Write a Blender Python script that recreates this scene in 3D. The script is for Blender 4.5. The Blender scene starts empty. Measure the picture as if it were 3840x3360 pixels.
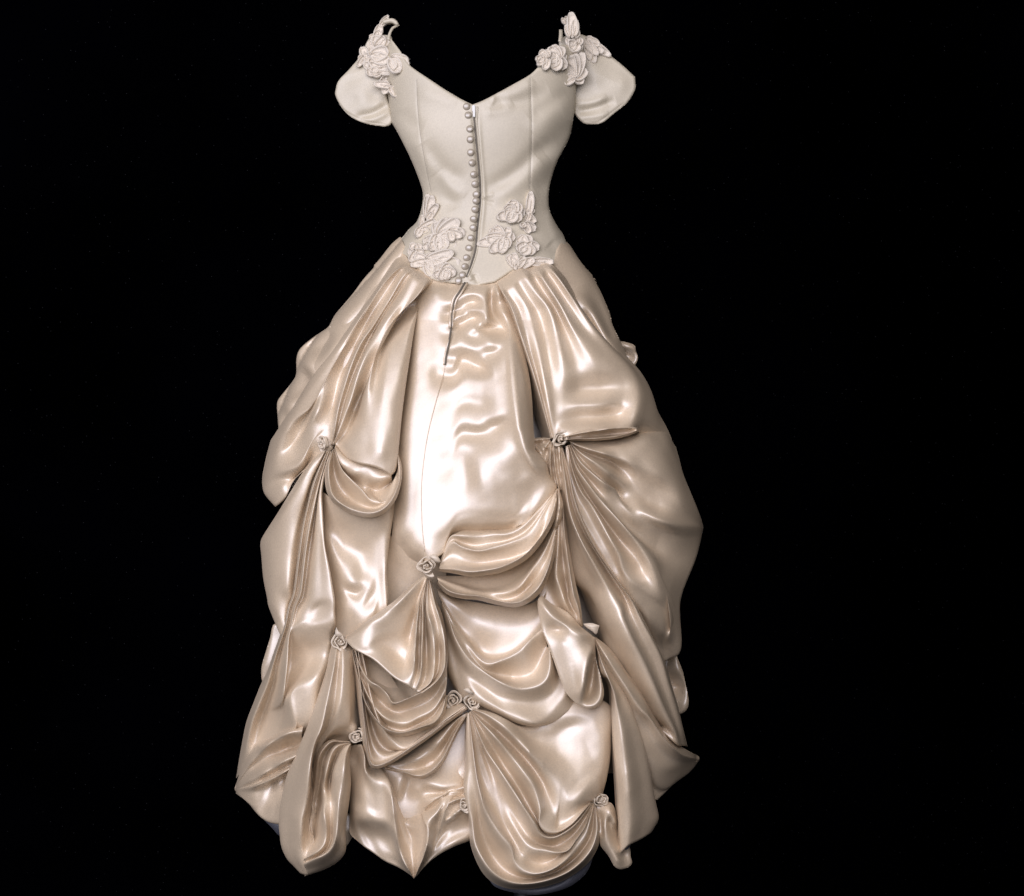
import bpy, bmesh, math, random
import numpy as np
from mathutils import Vector, Matrix

random.seed(7); RNG = np.random.default_rng(7)
scene = bpy.context.scene
COL = scene.collection

# ------------------------------------------------------------------ camera
S = 0.00045            # metres per photo pixel in the plane through the dress's axis
CD = 3.2               # camera distance from that plane
ZC = 0.95              # camera height
cam_d = bpy.data.cameras.new('camera'); cam = bpy.data.objects.new('camera', cam_d)
COL.objects.link(cam); scene.camera = cam
cam.location = (0, -CD, ZC); cam.rotation_euler = (math.pi/2, 0, 0)
cam_d.sensor_fit = 'HORIZONTAL'; cam_d.sensor_width = 36.0
cam_d.lens = 36.0*CD/(3840*S); cam_d.clip_end = 50

# ------------------------------------------------------------------ world and lamps
world = bpy.data.worlds.new('World'); scene.world = world; world.use_nodes = True
bg = world.node_tree.nodes['Background']
bg.inputs[0].default_value = (1.0, 0.80, 0.62, 1); bg.inputs[1].default_value = 0.012
def area(name, loc, target, size, sizey, power, colour):
    d = bpy.data.lights.new(name, 'AREA'); d.shape = 'RECTANGLE'; d.size = size; d.size_y = sizey
    d.energy = power; d.color = colour
    o = bpy.data.objects.new(name, d); COL.objects.link(o); o.location = loc
    o.rotation_euler = (Vector(target)-Vector(loc)).to_track_quat('-Z', 'Y').to_euler()
    return o
area('window_light', (-1.25, -3.45, 2.1), (-0.15, -0.1, 1.0), 5.0, 2.8, 268, (0.86, 0.855, 1.0))
area('room_light', (0.7, -2.4, 2.6), (0, 0, 1.2), 0.9, 0.6, 8, (1.0, 0.88, 0.74))
scene.view_settings.view_transform = 'Standard'; scene.view_settings.look = 'None'
scene.view_settings.exposure = 0.0; scene.view_settings.gamma = 1.0

# ------------------------------------------------------------------ materials
def new_mat(name):
    m = bpy.data.materials.new(name); m.use_nodes = True
    nt = m.node_tree; b = nt.nodes['Principled BSDF']
    return m, nt, b
def fabric(name, col, rough, ior, metal=0.0, grain=0.09, bump=0.11, aniso=0.0, var=0.06, nscale=430, sheen=0.0):
    m, nt, b = new_mat(name); N = nt.nodes.new; L = nt.links.new
    tc = N('ShaderNodeTexCoord')
    n1 = N('ShaderNodeTexNoise'); n1.inputs['Scale'].default_value = nscale; n1.inputs['Detail'].default_value = 2
    n2 = N('ShaderNodeTexNoise'); n2.inputs['Scale'].default_value = 9; n2.inputs['Detail'].default_value = 4
    L(tc.outputs['Object'], n1.inputs['Vector']); L(tc.outputs['Object'], n2.inputs['Vector'])
    r1 = N('ShaderNodeMapRange'); r1.inputs[1].default_value = .3; r1.inputs[2].default_value = .7
    r1.inputs[3].default_value = 1-grain; r1.inputs[4].default_value = 1+grain
    L(n1.outputs[0], r1.inputs[0])
    r2 = N('ShaderNodeMapRange'); r2.inputs[1].default_value = .3; r2.inputs[2].default_value = .7
    r2.inputs[3].default_value = 1-var; r2.inputs[4].default_value = 1+var
    L(n2.outputs[0], r2.inputs[0])
    mu = N('ShaderNodeMath'); mu.operation = 'MULTIPLY'; L(r1.outputs[0], mu.inputs[0]); L(r2.outputs[0], mu.inputs[1])
    vm = N('ShaderNodeVectorMath'); vm.operation = 'SCALE'; vm.inputs[0].default_value = col
    L(mu.outputs[0], vm.inputs['Scale']); L(vm.outputs[0], b.inputs['Base Color'])
    b.inputs['Roughness'].default_value = rough; b.inputs['IOR'].default_value = ior; b.inputs['Metallic'].default_value = metal
    b.inputs['Specular IOR Level'].default_value = 0.5
    b.inputs['Sheen Weight'].default_value = sheen; b.inputs['Sheen Roughness'].default_value = .4
    bp = N('ShaderNodeBump'); bp.inputs['Strength'].default_value = bump; bp.inputs['Distance'].default_value = 0.0006
    L(n1.outputs[0], bp.inputs['Height']); L(bp.outputs[0], b.inputs['Normal'])
    return m
SATIN  = fabric('champagne_satin', (0.58, 0.455, 0.31), 0.45, 2.5, metal=.03)
BODICE = fabric('bodice_satin', (0.50, 0.435, 0.32), 0.55, 1.75, grain=.06, bump=.12)
LACE   = fabric('lace_cord', (0.62, 0.55, 0.45), 0.75, 1.45, grain=.22, bump=.5, nscale=1400)
ROSE   = fabric('rose_ribbon', (0.58, 0.485, 0.365), 0.5, 1.6, grain=.12)
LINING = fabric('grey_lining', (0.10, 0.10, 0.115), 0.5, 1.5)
ZIP    = fabric('zip_tape', (0.13, 0.11, 0.085), 0.7, 1.45)
PLASTIC, _nt, _b = new_mat('zip_slider'); _b.inputs['Base Color'].default_value = (.62, .60, .55, 1); _b.inputs['Roughness'].default_value = .3
BEAD, _nt, _b = new_mat('bead'); _b.inputs['Base Color'].default_value = (.85, .83, .80, 1); _b.inputs['Roughness'].default_value = .08; _b.inputs['Metallic'].default_value = .6
STEEL, _nt, _b = new_mat('stand_metal'); _b.inputs['Base Color'].default_value = (.01, .01, .014, 1); _b.inputs['Roughness'].default_value = .5
def backdrop_material():
    m, nt, b = new_mat('black_cloth'); N = nt.nodes.new; L = nt.links.new
    tc = N('ShaderNodeTexCoord')
    n = N('ShaderNodeTexNoise'); n.inputs['Scale'].default_value = 1.6; n.inputs['Detail'].default_value = 3
    L(tc.outputs['Object'], n.inputs['Vector'])
    cr = N('ShaderNodeValToRGB'); cr.color_ramp.elements[0].color = (0.00003, 0.00003, 0.00006, 1); cr.color_ramp.elements[1].color = (0.0004, 0.0004, 0.0010, 1)
    cr.color_ramp.elements[0].position = .35; cr.color_ramp.elements[1].position = .75
    L(n.outputs[0], cr.inputs[0])
    v = N('ShaderNodeTexVoronoi'); v.inputs['Scale'].default_value = 60; L(tc.outputs['Object'], v.inputs['Vector'])
    lt = N('ShaderNodeMath'); lt.operation = 'LESS_THAN'; lt.inputs[1].default_value = 0.06; L(v.outputs['Distance'], lt.inputs[0])
    mx = N('ShaderNodeMix'); mx.data_type = 'RGBA'; L(lt.outputs[0], mx.inputs[0]); L(cr.outputs[0], mx.inputs[6]); mx.inputs[7].default_value = (.012, .012, .012, 1)
    L(mx.outputs[2], b.inputs['Base Color']); b.inputs['Roughness'].default_value = 1; b.inputs['Specular IOR Level'].default_value = 0.0
    return m
BLACK = backdrop_material()

# ------------------------------------------------------------------ helpers
def link(name, me, mat, parent=None):
    o = bpy.data.objects.new(name, me); COL.objects.link(o)
    if mat is not None and not me.materials: me.materials.append(mat)
    if parent is not None: o.parent = parent
    return o
def mesh(name, verts, faces, smooth=True):
    me = bpy.data.meshes.new(name)
    me.from_pydata([tuple(map(float, v)) for v in verts], [], [tuple(map(int, f)) for f in faces]); me.validate()
    if smooth: me.polygons.foreach_set('use_smooth', [True]*len(me.polygons))
    me.update(); return me
def P(x, y, d):
    """photo pixel plus depth (in pixels towards the viewer) -> a point of the place"""
    x = np.asarray(x, float); y = np.asarray(y, float); d = np.asarray(d, float)
    k = (CD-d*S)/CD
    return np.stack([(x-1920)*S*k, -d*S, ZC+(1680-y)*S*k], -1)

REG = dict(F=(0, 0, .53333), g=(1200, 0, 1.6516), h=(1400, 700, 2.438), a=(960, 1000, 2.56), b=(1700, 1000, 2.56),
           c=(900, 1500, 2.2756), d=(1760, 1500, 2.2756), e=(860, 2300, 2.048), f=(1660, 2480, 2.048),
           m=(1400, 1900, 2.2756), r=(2000, 2150, 2.923), l=(860, 1900, 2.923), n=(1000, 2750, 2.926),
           p=(1240, 40, 5.12), q=(1960, 40, 4.6545))
def pts(s):
    """'c 10,20,5 30,40 ...' -> [(x, y, h, corner)]"""
    out = []; reg = REG['F']
    for t in s.split():
        if t in REG: reg = REG[t]; continue
        cor = t.endswith('!'); t = t.rstrip('!')
        v = [float(q) for q in t.split(',')]
        out.append((reg[0]+v[0]/reg[2], reg[1]+v[1]/reg[2], v[2] if len(v) > 2 else 0.0, cor))
    return out
def spline(pl, closed=False, step=4.0):
    """Catmull-Rom through the points, breaking at corners; returns an (n,3) array"""
    n = len(pl); A = np.array([q[:3] for q in pl]); out = []
    segs = n if closed else n-1
    if n == 1: return A
    for i in range(segs):
        p1 = A[i]; p2 = A[(i+1) % n]
        p0 = A[i-1] if (i > 0 or closed) and not pl[i][3] else 2*p1-p2
        p3 = A[(i+2) % n] if (i+2 < n or closed) and not pl[(i+1) % n][3] else 2*p2-p1
        Ld = np.hypot(*(p2-p1)[:2]); k = max(2, int(Ld/step))
        def lim(t):   # limit tangents so uneven spacing does not loop
            q = np.hypot(*t[:2]); return t*min(1, 1.2*Ld/max(q, 1e-6))
        m1 = lim((p2-p0)/2); m2 = lim((p3-p1)/2)
        t = np.linspace(0, 1, k, endpoint=False)[:, None]
        out.append((2*t**3-3*t**2+1)*p1+(t**3-2*t**2+t)*m1+(-2*t**3+3*t**2)*p2+(t**3-t**2)*m2)
    if not closed: out.append(A[-1:])
    return np.concatenate(out)

# overall form of the dress: centre, half width and depth of each level
TAB = np.array([[60,967,200,100],[150,967,195,112],[250,967,186,118],[300,968,170,112],[350,972,144,100],[400,973,133,94],
    [440,973,137,96],[480,968,165,108],[520,967,198,125],[560,967,232,143],[640,950,290,178],[700,945,335,205],[850,945,398,250],
    [1000,960,444,285],[1200,955,450,310],[1400,940,455,330],[1600,930,460,345],[1800,930,460,350]], float)*1.875
_ty = np.arange(0, 3600, 5.0)
def _smooth(v, s):
    k = np.exp(-.5*(np.arange(-3*s, 3*s+1)/s)**2); k /= k.sum()
    return np.convolve(np.pad(v, 3*s, mode='edge'), k, 'valid')
_tc, _th, _ta = [_smooth(np.interp(_ty, TAB[:, 0], TAB[:, i]), 8) for i in (1, 2, 3)]
def form(x, y):
    n = np.interp(y, [880, 1200], [2.2, 3.0]); q = np.interp(y, [880, 1200], [2.2, 2.4]); s = np.interp(y, [880, 1200], [1.0, .85])
    c = np.interp(y, _ty, _tc); h = np.interp(y, _ty, _th); a = np.interp(y, _ty, _ta)
    u = np.clip(np.abs((x-c)/h), 0, 1)
    return s*a*(1-u**n)**(1/q)

def gauss2(f, s):
    if s <= 0: return f
    r = int(3*s+1); k = np.exp(-.5*(np.arange(-r, r+1)/s)**2); k /= k.sum()
    for ax in (0, 1):
        g = np.pad(f, [(r, r) if i == ax else (0, 0) for i in (0, 1)], mode='edge')
        o = np.zeros_like(f)
        for i, w in enumerate(k):
            o += w*(g[i:i+f.shape[0]] if ax == 0 else g[:, i:i+f.shape[1]])
        f = o
    return f
def membrane(val, wt, src=None):
    """surface stretched over the weighted cells, coarse to fine; src is the divergence of a wanted slope"""
    H, W = val.shape
    if min(H, W) <= 6:
        m = (val*wt).sum()/max(wt.sum(), 1e-9); f = np.full((H, W), m); its = 60
    else:
        h2, w2 = (H+1)//2, (W+1)//2
        pd = ((0, h2*2-H), (0, w2*2-W))
        v = np.pad(val*wt, pd); ww = np.pad(wt, pd)
        cw = ww.reshape(h2, 2, w2, 2).sum((1, 3)); cv = v.reshape(h2, 2, w2, 2).sum((1, 3))/np.maximum(cw, 1e-9)
        cs = None if src is None else np.pad(src, pd).reshape(h2, 2, w2, 2).sum((1, 3))
        c = membrane(cv, np.minimum(cw, 1.0), cs)
        f = np.repeat(np.repeat(c, 2, 0), 2, 1)[:H, :W]; its = 40
    wv = wt*val; w1 = (1-wt)*.25
    if src is not None: wv = wv-w1*src
    for _ in range(its):
        g = np.pad(f, 1, mode='edge')
        f = w1*(g[:-2, 1:-1]+g[2:, 1:-1]+g[1:-1, :-2]+g[1:-1, 2:])+wv
    return f
def stretch(val, wt, sigs, src=None):
    """smooth surface near the fixed heights: each pass adds finer folds"""
    f = membrane(val, wt, src)
    g = gauss2(f, sigs[0]*.8) if src is None else gauss2(f, sigs[1])
    f = g
    for s in sigs[1:]: f = f+gauss2(membrane(val-f, np.maximum(wt, 1e-9)), s)
    return f
def seg_dist(X, Y, poly, closed=True, want_t=False):
    """distance from every grid point to a polyline (and arc parameter)"""
    n = len(poly); best = np.full(X.shape, 1e18); bt = np.zeros(X.shape)
    for i in range(n if closed else n-1):
        ax, ay = poly[i][:2]; bx, by = poly[(i+1) % n][:2]
        dx, dy = bx-ax, by-ay; q = dx*dx+dy*dy+1e-9
        t = np.clip(((X-ax)*dx+(Y-ay)*dy)/q, 0, 1)
        d = (X-ax-t*dx)**2+(Y-ay-t*dy)**2
        k = d < best; best[k] = d[k]
        if want_t: bt[k] = (i+t[k])/(n-1)
    return (np.sqrt(best), bt) if want_t else np.sqrt(best)
def inside(X, Y, poly):
    r = np.zeros(X.shape, bool); n = len(poly)
    for i in range(n):
        x1, y1 = poly[i][:2]; x2, y2 = poly[(i+1) % n][:2]
        if y1 == y2: continue
        r ^= ((y1 > Y) != (y2 > Y)) & (X < (x2-x1)*(Y-y1)/(y2-y1)+x1)
    return r
def bil(G, gx, gy):
    H, W = G.shape; gx = np.clip(gx, 0, W-1.001); gy = np.clip(gy, 0, H-1.001)
    i = gx.astype(int); j = gy.astype(int); a = gx-i; b = gy-j
    return (G[j, i]*(1-a)+G[j, i+1]*a)*(1-b)+(G[j+1, i]*(1-a)+G[j+1, i+1]*a)*b

SHEETS = {}
def sheet(name, poly, curves='', strokes=(), blobs=(), roll=12, back=110, sp=4.0, sig=9.0, base=None, mat=None, parent=None, edge=True, key=None, lip=1.0, gain=1.3, tilts='', tg=1.0):
    """one piece of cloth: an outline and fold lines, each point with its height over the body's form;
       the cloth is stretched over them, rolled under along its outline and turned back behind it"""
    pl = spline(pts(poly), True, 6.0)
    x0, y0 = pl[:, 0].min()-3*sp, pl[:, 1].min()-3*sp
    W = int((pl[:, 0].max()-x0)/sp)+4; H = int((pl[:, 1].max()-y0)/sp)+4
    X, Y = np.meshgrid(x0+np.arange(W)*sp, y0+np.arange(H)*sp)
    val = np.zeros((H, W)); wt = np.zeros((H, W))
    def fix(c, soft=True):
        ix = np.round((c[:, 0]-x0)/sp).astype(int); iy = np.round((c[:, 1]-y0)/sp).astype(int)
        ok = (ix >= 0) & (iy >= 0) & (ix < W) & (iy < H)
        v = np.zeros((H, W)); w = np.zeros((H, W))
        L = np.concatenate([[0], np.cumsum(np.hypot(*(c[1:, :2]-c[:-1, :2]).T))]); e = min(70.0, .3*L[-1]+1e-6)
        ww = np.clip(np.minimum(L, L[-1]-L)/e, 0.03, 1)**1.5 if soft else np.ones(len(c))
        np.add.at(v, (iy[ok], ix[ok]), c[ok, 2]*ww[ok]); np.add.at(w, (iy[ok], ix[ok]), ww[ok])
        n = np.zeros((H, W)); np.add.at(n, (iy[ok], ix[ok]), 1)
        k = (w > 0) & (w/np.maximum(n, 1) > wt)
        val[k] = (v[k]/w[k]); wt[k] = (w/np.maximum(n, 1))[k]
    if edge: fix(spline(pts(poly), True, sp*.5), False)
    for c in curves.split(';'):
        if c.strip(): fix(spline(pts(c), False, sp*.5))
    src = None
    if tilts.strip():           # faces of folds: slope across | slope down | outline
        GX = np.zeros((H, W)); GY = np.zeros((H, W))
        for tl in tilts.split(';'):
            if not tl.strip(): continue
            a, b, q = tl.split('|'); q = spline(pts(q), True, 10.0)
            dd = seg_dist(X, Y, q); dd = np.where(inside(X, Y, q), dd, -dd)
            m = np.clip(dd/14+.5, 0, 1); k = m > 0
            GX[k] = GX[k]*(1-m[k])+float(a)*m[k]*tg; GY[k] = GY[k]*(1-m[k])+float(b)*m[k]*tg
            wt *= np.clip(1-(dd-8)/10, 0, 1)
        GX = gauss2(GX, 1.5)*sp/gain; GY = gauss2(GY, 1.5)*sp/gain
        src = np.zeros((H, W))
        hx = .5*(GX[:, 1:]+GX[:, :-1]); hy = .5*(GY[1:]+GY[:-1])
        src[:, :-1] += hx; src[:, 1:] -= hx; src[:-1] += hy; src[1:] -= hy
    f = gain*stretch(val, wt, (2.6*sig/sp, 1.5*sig/sp, .9*sig/sp), src)
    for s in strokes:           # (points, half width, height)
        q = spline(pts(s[0]), False, 8.0)
        d, t = seg_dist(X, Y, q, False, True)
        taper = np.clip(np.minimum(t, 1-t)*5, 0, 1)**.7 if len(s) < 4 else np.clip((1-t)*s[3], 0, 1)
        f += gain*s[2]*np.exp(-(d/s[1])**2)*taper
    for b in blobs:             # (point, rx, ry, angle, height)
        q = pts(b[0])[0]; ca, sa = math.cos(math.radians(b[3])), math.sin(math.radians(b[3]))
        u = ((X-q[0])*ca+(Y-q[1])*sa)/b[1]; v = (-(X-q[0])*sa+(Y-q[1])*ca)/b[2]
        f += b[4]*np.exp(-(u*u+v*v))
    dist = seg_dist(X, Y, pl); ins = inside(X, Y, pl); sd = np.where(ins, dist, -dist)
    D = (form(X, Y) if base is None else np.zeros((H, W))+base)+f
    q = np.clip(1-sd/roll, 0, 1); D = D-roll*lip*(1-np.sqrt(1-q*q*.98))
    # cells touching the inside; outer corners are pulled onto the outline
    cell = ins[:-1, :-1] | ins[1:, :-1] | ins[:-1, 1:] | ins[1:, 1:]
    used = np.zeros((H, W), bool)
    for dy in (0, 1):
        for dx in (0, 1): used[dy:H-1+dy, dx:W-1+dx] |= cell
    gy, gx = np.gradient(sd, sp); gl = np.hypot(gx, gy)+1e-6
    out = used & ~ins
    VX = X.copy(); VY = Y.copy()
    VX[out] -= (sd*gx/gl)[out]; VY[out] -= (sd*gy/gl)[out]
    DD = bil(D, (VX-x0)/sp, (VY-y0)/sp)
    idx = np.full((H, W), -1); idx[used] = np.arange(used.sum())
    V = P(VX[used], VY[used], DD[used])
    j, i = np.nonzero(cell)
    F = np.stack([idx[j, i], idx[j+1, i], idx[j+1, i+1], idx[j, i+1]], -1)
    # turn-back: outer edges of the grid extruded away from the viewer
    E = {}
    for fc in F:
        for k in range(4):
            e = (fc[k], fc[(k+1) % 4]); r = (e[1], e[0])
            if r in E: del E[r]
            else: E[e] = 1
    bv = sorted({v for e in E for v in e}); off = len(V); mp = {v: off+k for k, v in enumerate(bv)}
    ux, uy, ud = VX[used][bv], VY[used][bv], DD[used][bv]
    V = np.concatenate([V, P(ux, uy, ud-back)])
    F2 = [(e[1], e[0], mp[e[0]], mp[e[1]]) for e in E]
    me = mesh(name, V, list(map(tuple, F))+F2)
    SHEETS[key or name] = (x0, y0, sp, D)
    o = link(name, me, mat or SATIN, parent)
    return o
def resample(c, n, sync=False):
    L = np.concatenate([[0], np.cumsum(np.hypot(*(c[1:, :2]-c[:-1, :2]).T))])
    if sync: L = .15*L/L[-1]+np.maximum.accumulate(c[:, 1]-c[0, 1])/max(c[-1, 1]-c[0, 1], 1)
    t = np.linspace(0, L[-1], n)
    return np.stack([np.interp(t, L, c[:, k]) for k in range(3)], -1)
def wave(a, b, seed):
    r = np.random.default_rng(seed); o = 0
    for i in range(5):
        f = 1.6**i; o = o+np.sin(a*f*r.uniform(.7, 1.3)+b*f*r.uniform(.4, .8)+r.uniform(0, 6))*np.sin(b*f*r.uniform(.5, 1)-a*f*.3+r.uniform(0, 6))/f**.8
    return o
def loft(name, curves, roll='b', gain=1.45, step=5.0, mat=None, parent=None, base=None, under=150, wr=1.0, seed=1, key=None, ends='e', sync=False, dive=0, vary=.4):
    """cloth laid through neighbouring fold lines (ridges and valleys), all running the same way;
       roll: which outer edges are turned under ('f'irst, 'l'ast, 'b'oth, '-' none)"""
    C = [spline(pts(c), False, 4.0) for c in curves.split(';') if c.strip()]
    n = int(max(np.hypot(*(c[1:, :2]-c[:-1, :2]).T).sum() for c in C)/step)+2
    A = np.stack([resample(c, n, sync) for c in C])           # curve, along, xyz
    A[..., 2] *= gain
    if dive:                    # starts under the bodice
        rp = np.clip(np.arange(n)*step/dive, 0, 1); rp = rp*rp*(3-2*rp); A[..., 2] = A[..., 2]*rp-14*(1-rp)
    k = np.array([1, 4, 6, 4, 1.])/16
    for _ in range(3):
        B = np.pad(A, ((0, 0), (2, 2), (0, 0)), mode='edge'); Sm = sum(w*B[:, i:i+n] for i, w in enumerate(k)); Sm[:, 0] = A[:, 0]; Sm[:, -1] = A[:, -1]; A = Sm
    # folds swell and fade along their length
    rs = np.random.default_rng(seed*31+len(A)); tt = np.linspace(0, 1, n); av = A[..., 2].copy()
    av[1:-1] = .25*A[:-2, :, 2]+.5*A[1:-1, :, 2]+.25*A[2:, :, 2]
    for i in range(1, len(A)-1):
        w = sum(rs.uniform(.5, 1)*np.sin(2*np.pi*(f*tt+rs.uniform(0, 1)))/f**.5 for f in (1, 2.3, 4.1))
        A[i, :, 2] = av[i]+(A[i, :, 2]-av[i])*np.clip(.95+vary*w, .25, 1.35)
    def tuck(e, inner):
        o = e-inner; o[..., 2] = 0; o = o/(np.linalg.norm(o, axis=-1, keepdims=True)+1e-6)
        r = []
        for (k, d) in ((4, -8), (5, -24), (2, -60), (-4, -130)):
            q = e+o*k; q[..., 2] = e[..., 2]+d; r.append(q)
        return r
    if ends in 'eb': A = np.concatenate([A]+[q[:, None] for q in tuck(A[:, -1], A[:, -4])], 1)
    if ends in 'sb': A = np.concatenate([q[:, None] for q in tuck(A[:, 0], A[:, 3])][::-1]+[A], 1)
    n = A.shape[1]
    def turned(e, inner):
        o = e-inner; o[..., 2] = 0; l = np.linalg.norm(o, axis=-1, keepdims=True)+1e-6; o = o/l
        a = e+o*3; a[..., 2] = e[..., 2]-12
        b = e-o*4; b[..., 2] = e[..., 2]-30
        c = e-o*14; c[..., 2] = e[..., 2]-under-30
        return a, b, c
    rows = list(A)
    if roll in 'lb': rows = rows+list(turned(A[-1], A[-2]))
    if roll in 'fb': rows = list(turned(A[0], A[1]))[::-1]+rows
    A = np.stack(rows); m = len(A); out = []
    for i in range(m-1):
        p1, p2 = A[i], A[i+1]; p0 = A[i-1] if i else 2*p1-p2; p3 = A[i+2] if i+2 < m else 2*p2-p1
        d = np.linalg.norm(p2-p1, axis=-1, keepdims=True)+1.0
        d0 = np.linalg.norm(p1-p0, axis=-1, keepdims=True)+1.0; d3 = np.linalg.norm(p3-p2, axis=-1, keepdims=True)+1.0
        # tangents for uneven spacing, kept short
        m1 = ((p1-p0)/d0*d+(p2-p1)/d*d0)/(d+d0)*d; m2 = ((p2-p1)/d*d3+(p3-p2)/d3*d)/(d+d3)*d
        q = max(2, int(np.percentile(d, 85)/step+.5))
        q = max(q, 3 if i in (0, m-2) else 4)
        for t in np.arange(q)/q:
            out.append((2*t**3-3*t**2+1)*p1+(t**3-2*t**2+t)*m1+(-2*t**3+3*t**2)*p2+(t**3-t**2)*m2)
    out.append(A[-1]); G = np.stack(out); M = len(G)
    x, y = G[..., 0], G[..., 1]; h = G[..., 2]
    if wr:
        h = h+.8*wr*wave(x*.018, y*.011, seed+len(name))*np.clip(np.minimum(np.arange(n), np.arange(n)[::-1])/12, 0, 1)[None]
    D = (form(x, y) if base is None else base)+h
    V = P(x, y, D).reshape(-1, 3)
    a = (np.arange(M-1)[:, None]*n+np.arange(n-1)[None]).ravel()
    F = np.stack([a, a+1, a+n+1, a+n], -1)
    # face the viewer
    mid = len(a)//2; e1 = V[F[:, 1]]-V[F[:, 0]]; e2 = V[F[:, 3]]-V[F[:, 0]]
    if (np.cross(e1, e2)[:, 1]).sum() > 0: F = F[:, ::-1]
    me = mesh(name, V, F)
    LOFTS.append((x, y, D))
    return link(name, me, mat or SATIN, parent)
LOFTS = []
def loft_depth(x, y):
    b = -1e9
    for (X, Y, D) in LOFTS:
        d = (X-x)**2+(Y-y)**2; k = d < 330
        if k.any(): b = max(b, float(np.percentile(D[k], 80)))
    return b
def depth(key, x, y):
    if key not in SHEETS: return np.array([loft_depth(a, b) for a, b in zip(np.atleast_1d(x), np.atleast_1d(y))])
    x0, y0, sp, D = SHEETS[key]
    return bil(D, (np.asarray(x, float)-x0)/sp, (np.asarray(y, float)-y0)/sp)
def empty(name, loc=(0, 0, 0)):
    o = bpy.data.objects.new(name, None); COL.objects.link(o); o.location = loc; o.empty_display_size = .05
    return o
def tube(name, path, rad, mat, parent, sides=8, closed=False):
    """round cord along 3-D points; rad may be one value or one per point"""
    path = [Vector(p) for p in path]; n = len(path); V = []; F = []
    rr = rad if hasattr(rad, '__len__') else [rad]*n
    for i, p in enumerate(path):
        a = path[i-1] if i else p; b = path[i+1] if i+1 < n else p
        t = (b-a).normalized(); u = t.cross(Vector((0, 1, 0.01))).normalized(); w = t.cross(u)
        for k in range(sides):
            g = 2*math.pi*k/sides; V.append(p+(u*math.cos(g)+w*math.sin(g))*rr[i])
    for i in range(n-1):
        for k in range(sides): F.append((i*sides+k, i*sides+(k+1) % sides, (i+1)*sides+(k+1) % sides, (i+1)*sides+k))
    F.append(tuple(range(sides))[::-1]); F.append(tuple((n-1)*sides+k for k in range(sides)))
    return link(name, mesh(name, V, F), mat, parent)

# ------------------------------------------------------------------ backdrop and stand
def backdrop():
    V = []; F = []; prof = []
    for t in np.linspace(0, 1, 10): prof.append((-3.6+3.9*t, -0.002))
    for t in np.linspace(0, math.pi/2, 14)[1:]: prof.append((0.30+0.6*math.sin(t), 0.6-0.6*math.cos(t)-0.002))
    for t in np.linspace(0, 1, 8)[1:]: prof.append((0.90, 0.598+2.4*t))
    nx = 60
    for i in range(nx+1):
        x = -2.6+5.2*i/nx
        for (y, z) in prof:
            V.append((x, y+0.012*math.sin(x*9+.6*math.sin(z*2))*min(1, max(0, z)), z))
    m = len(prof)
    for i in range(nx):
        for k in range(m-1): F.append((i*m+k, (i+1)*m+k, (i+1)*m+k+1, i*m+k+1))
    o = link('backdrop', mesh('backdrop', V, F), BLACK); o['kind'] = 'structure'
backdrop()

def lathe(name, prof, mat, parent, n=28):
    V = []; F = []
    for (r, z) in prof:
        for k in range(n): V.append((r*math.cos(2*math.pi*k/n), r*math.sin(2*math.pi*k/n), z))
    for i in range(len(prof)-1):
        for k in range(n): F.append((i*n+k, i*n+(k+1) % n, (i+1)*n+(k+1) % n, (i+1)*n+k))
    F.append(tuple(range(n))[::-1]); F.append(tuple((len(prof)-1)*n+k for k in range(n)))
    return link(name, mesh(name, V, F), mat, parent)
stand = empty('dress_stand', (0.02, 0, 0))
stand['label'] = 'thin black metal stand under the hem of the satin gown'; stand['category'] = 'stand'
lathe('base', [(.20, .0), (.20, .012), (.17, .022), (.03, .034), (.014, .05)], STEEL, stand)
lathe('pole', [(.0095, .04), (.0095, .5), (.0095, 1.28)], STEEL, stand, 14)
lathe('collar', [(.011, .165), (.017, .17), (.017, .20), (.011, .205)], STEEL, stand, 18)
lathe('waist_support', [(.01, 1.27), (.03, 1.275), (.035, 1.29), (.03, 1.305), (.01, 1.31)], STEEL, stand, 24)

# ------------------------------------------------------------------ the gown
DRESS_AT = (0.0, 0.0, 0.20)
dress = empty('wedding_dress', DRESS_AT)
dress['label'] = 'champagne satin wedding gown with gathered bustle skirt seen from behind'; dress['category'] = 'wedding dress'
_Tinv = Matrix.Translation(Vector(DRESS_AT)).inverted()


TILT = {}
def sheet_part(name, *a, **k):
    return sheet(name, *a, parent=dress, tilts=TILT.get(name, ''), **k)

# front half of the gown, turned away from the viewer, and the underskirt that fills the gaps
def shell(name, y0, y1, front, shrink, mat, ripple, ny=60):
    V = []; F = []; ys = np.linspace(y0, y1, ny); na = 96
    for y in ys:
        c = np.interp(y, _ty, _tc); h = np.interp(y, _ty, _th)*shrink; a = np.interp(y, _ty, _ta)
        for k in range(na):
            g = 2*math.pi*k/na; co, si = math.cos(g), math.sin(g)
            x = c+h*(1+.05*min(1, max(0, -si*3)))*np.sign(co)*abs(co)**.85
            d = a*np.sign(si)*abs(si)**.85
            fall = max(0, (y-1000)/2000)
            if d > 0: d = max(d*front-90, 0) if front > 0 else 0
            else: d = d*(1+ripple*fall*math.sin(g*17+y*.002))*1.0
            V.append(P(x, y, d))
    for i in range(ny-1):
        for k in range(na): F.append((i*na+k, (i+1)*na+k, (i+1)*na+(k+1) % na, i*na+(k+1) % na))
    return link(name, mesh(name, V, F), mat, dress)
shell('underskirt', 960, 2900, 0.50, .86, SATIN, .10)

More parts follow.
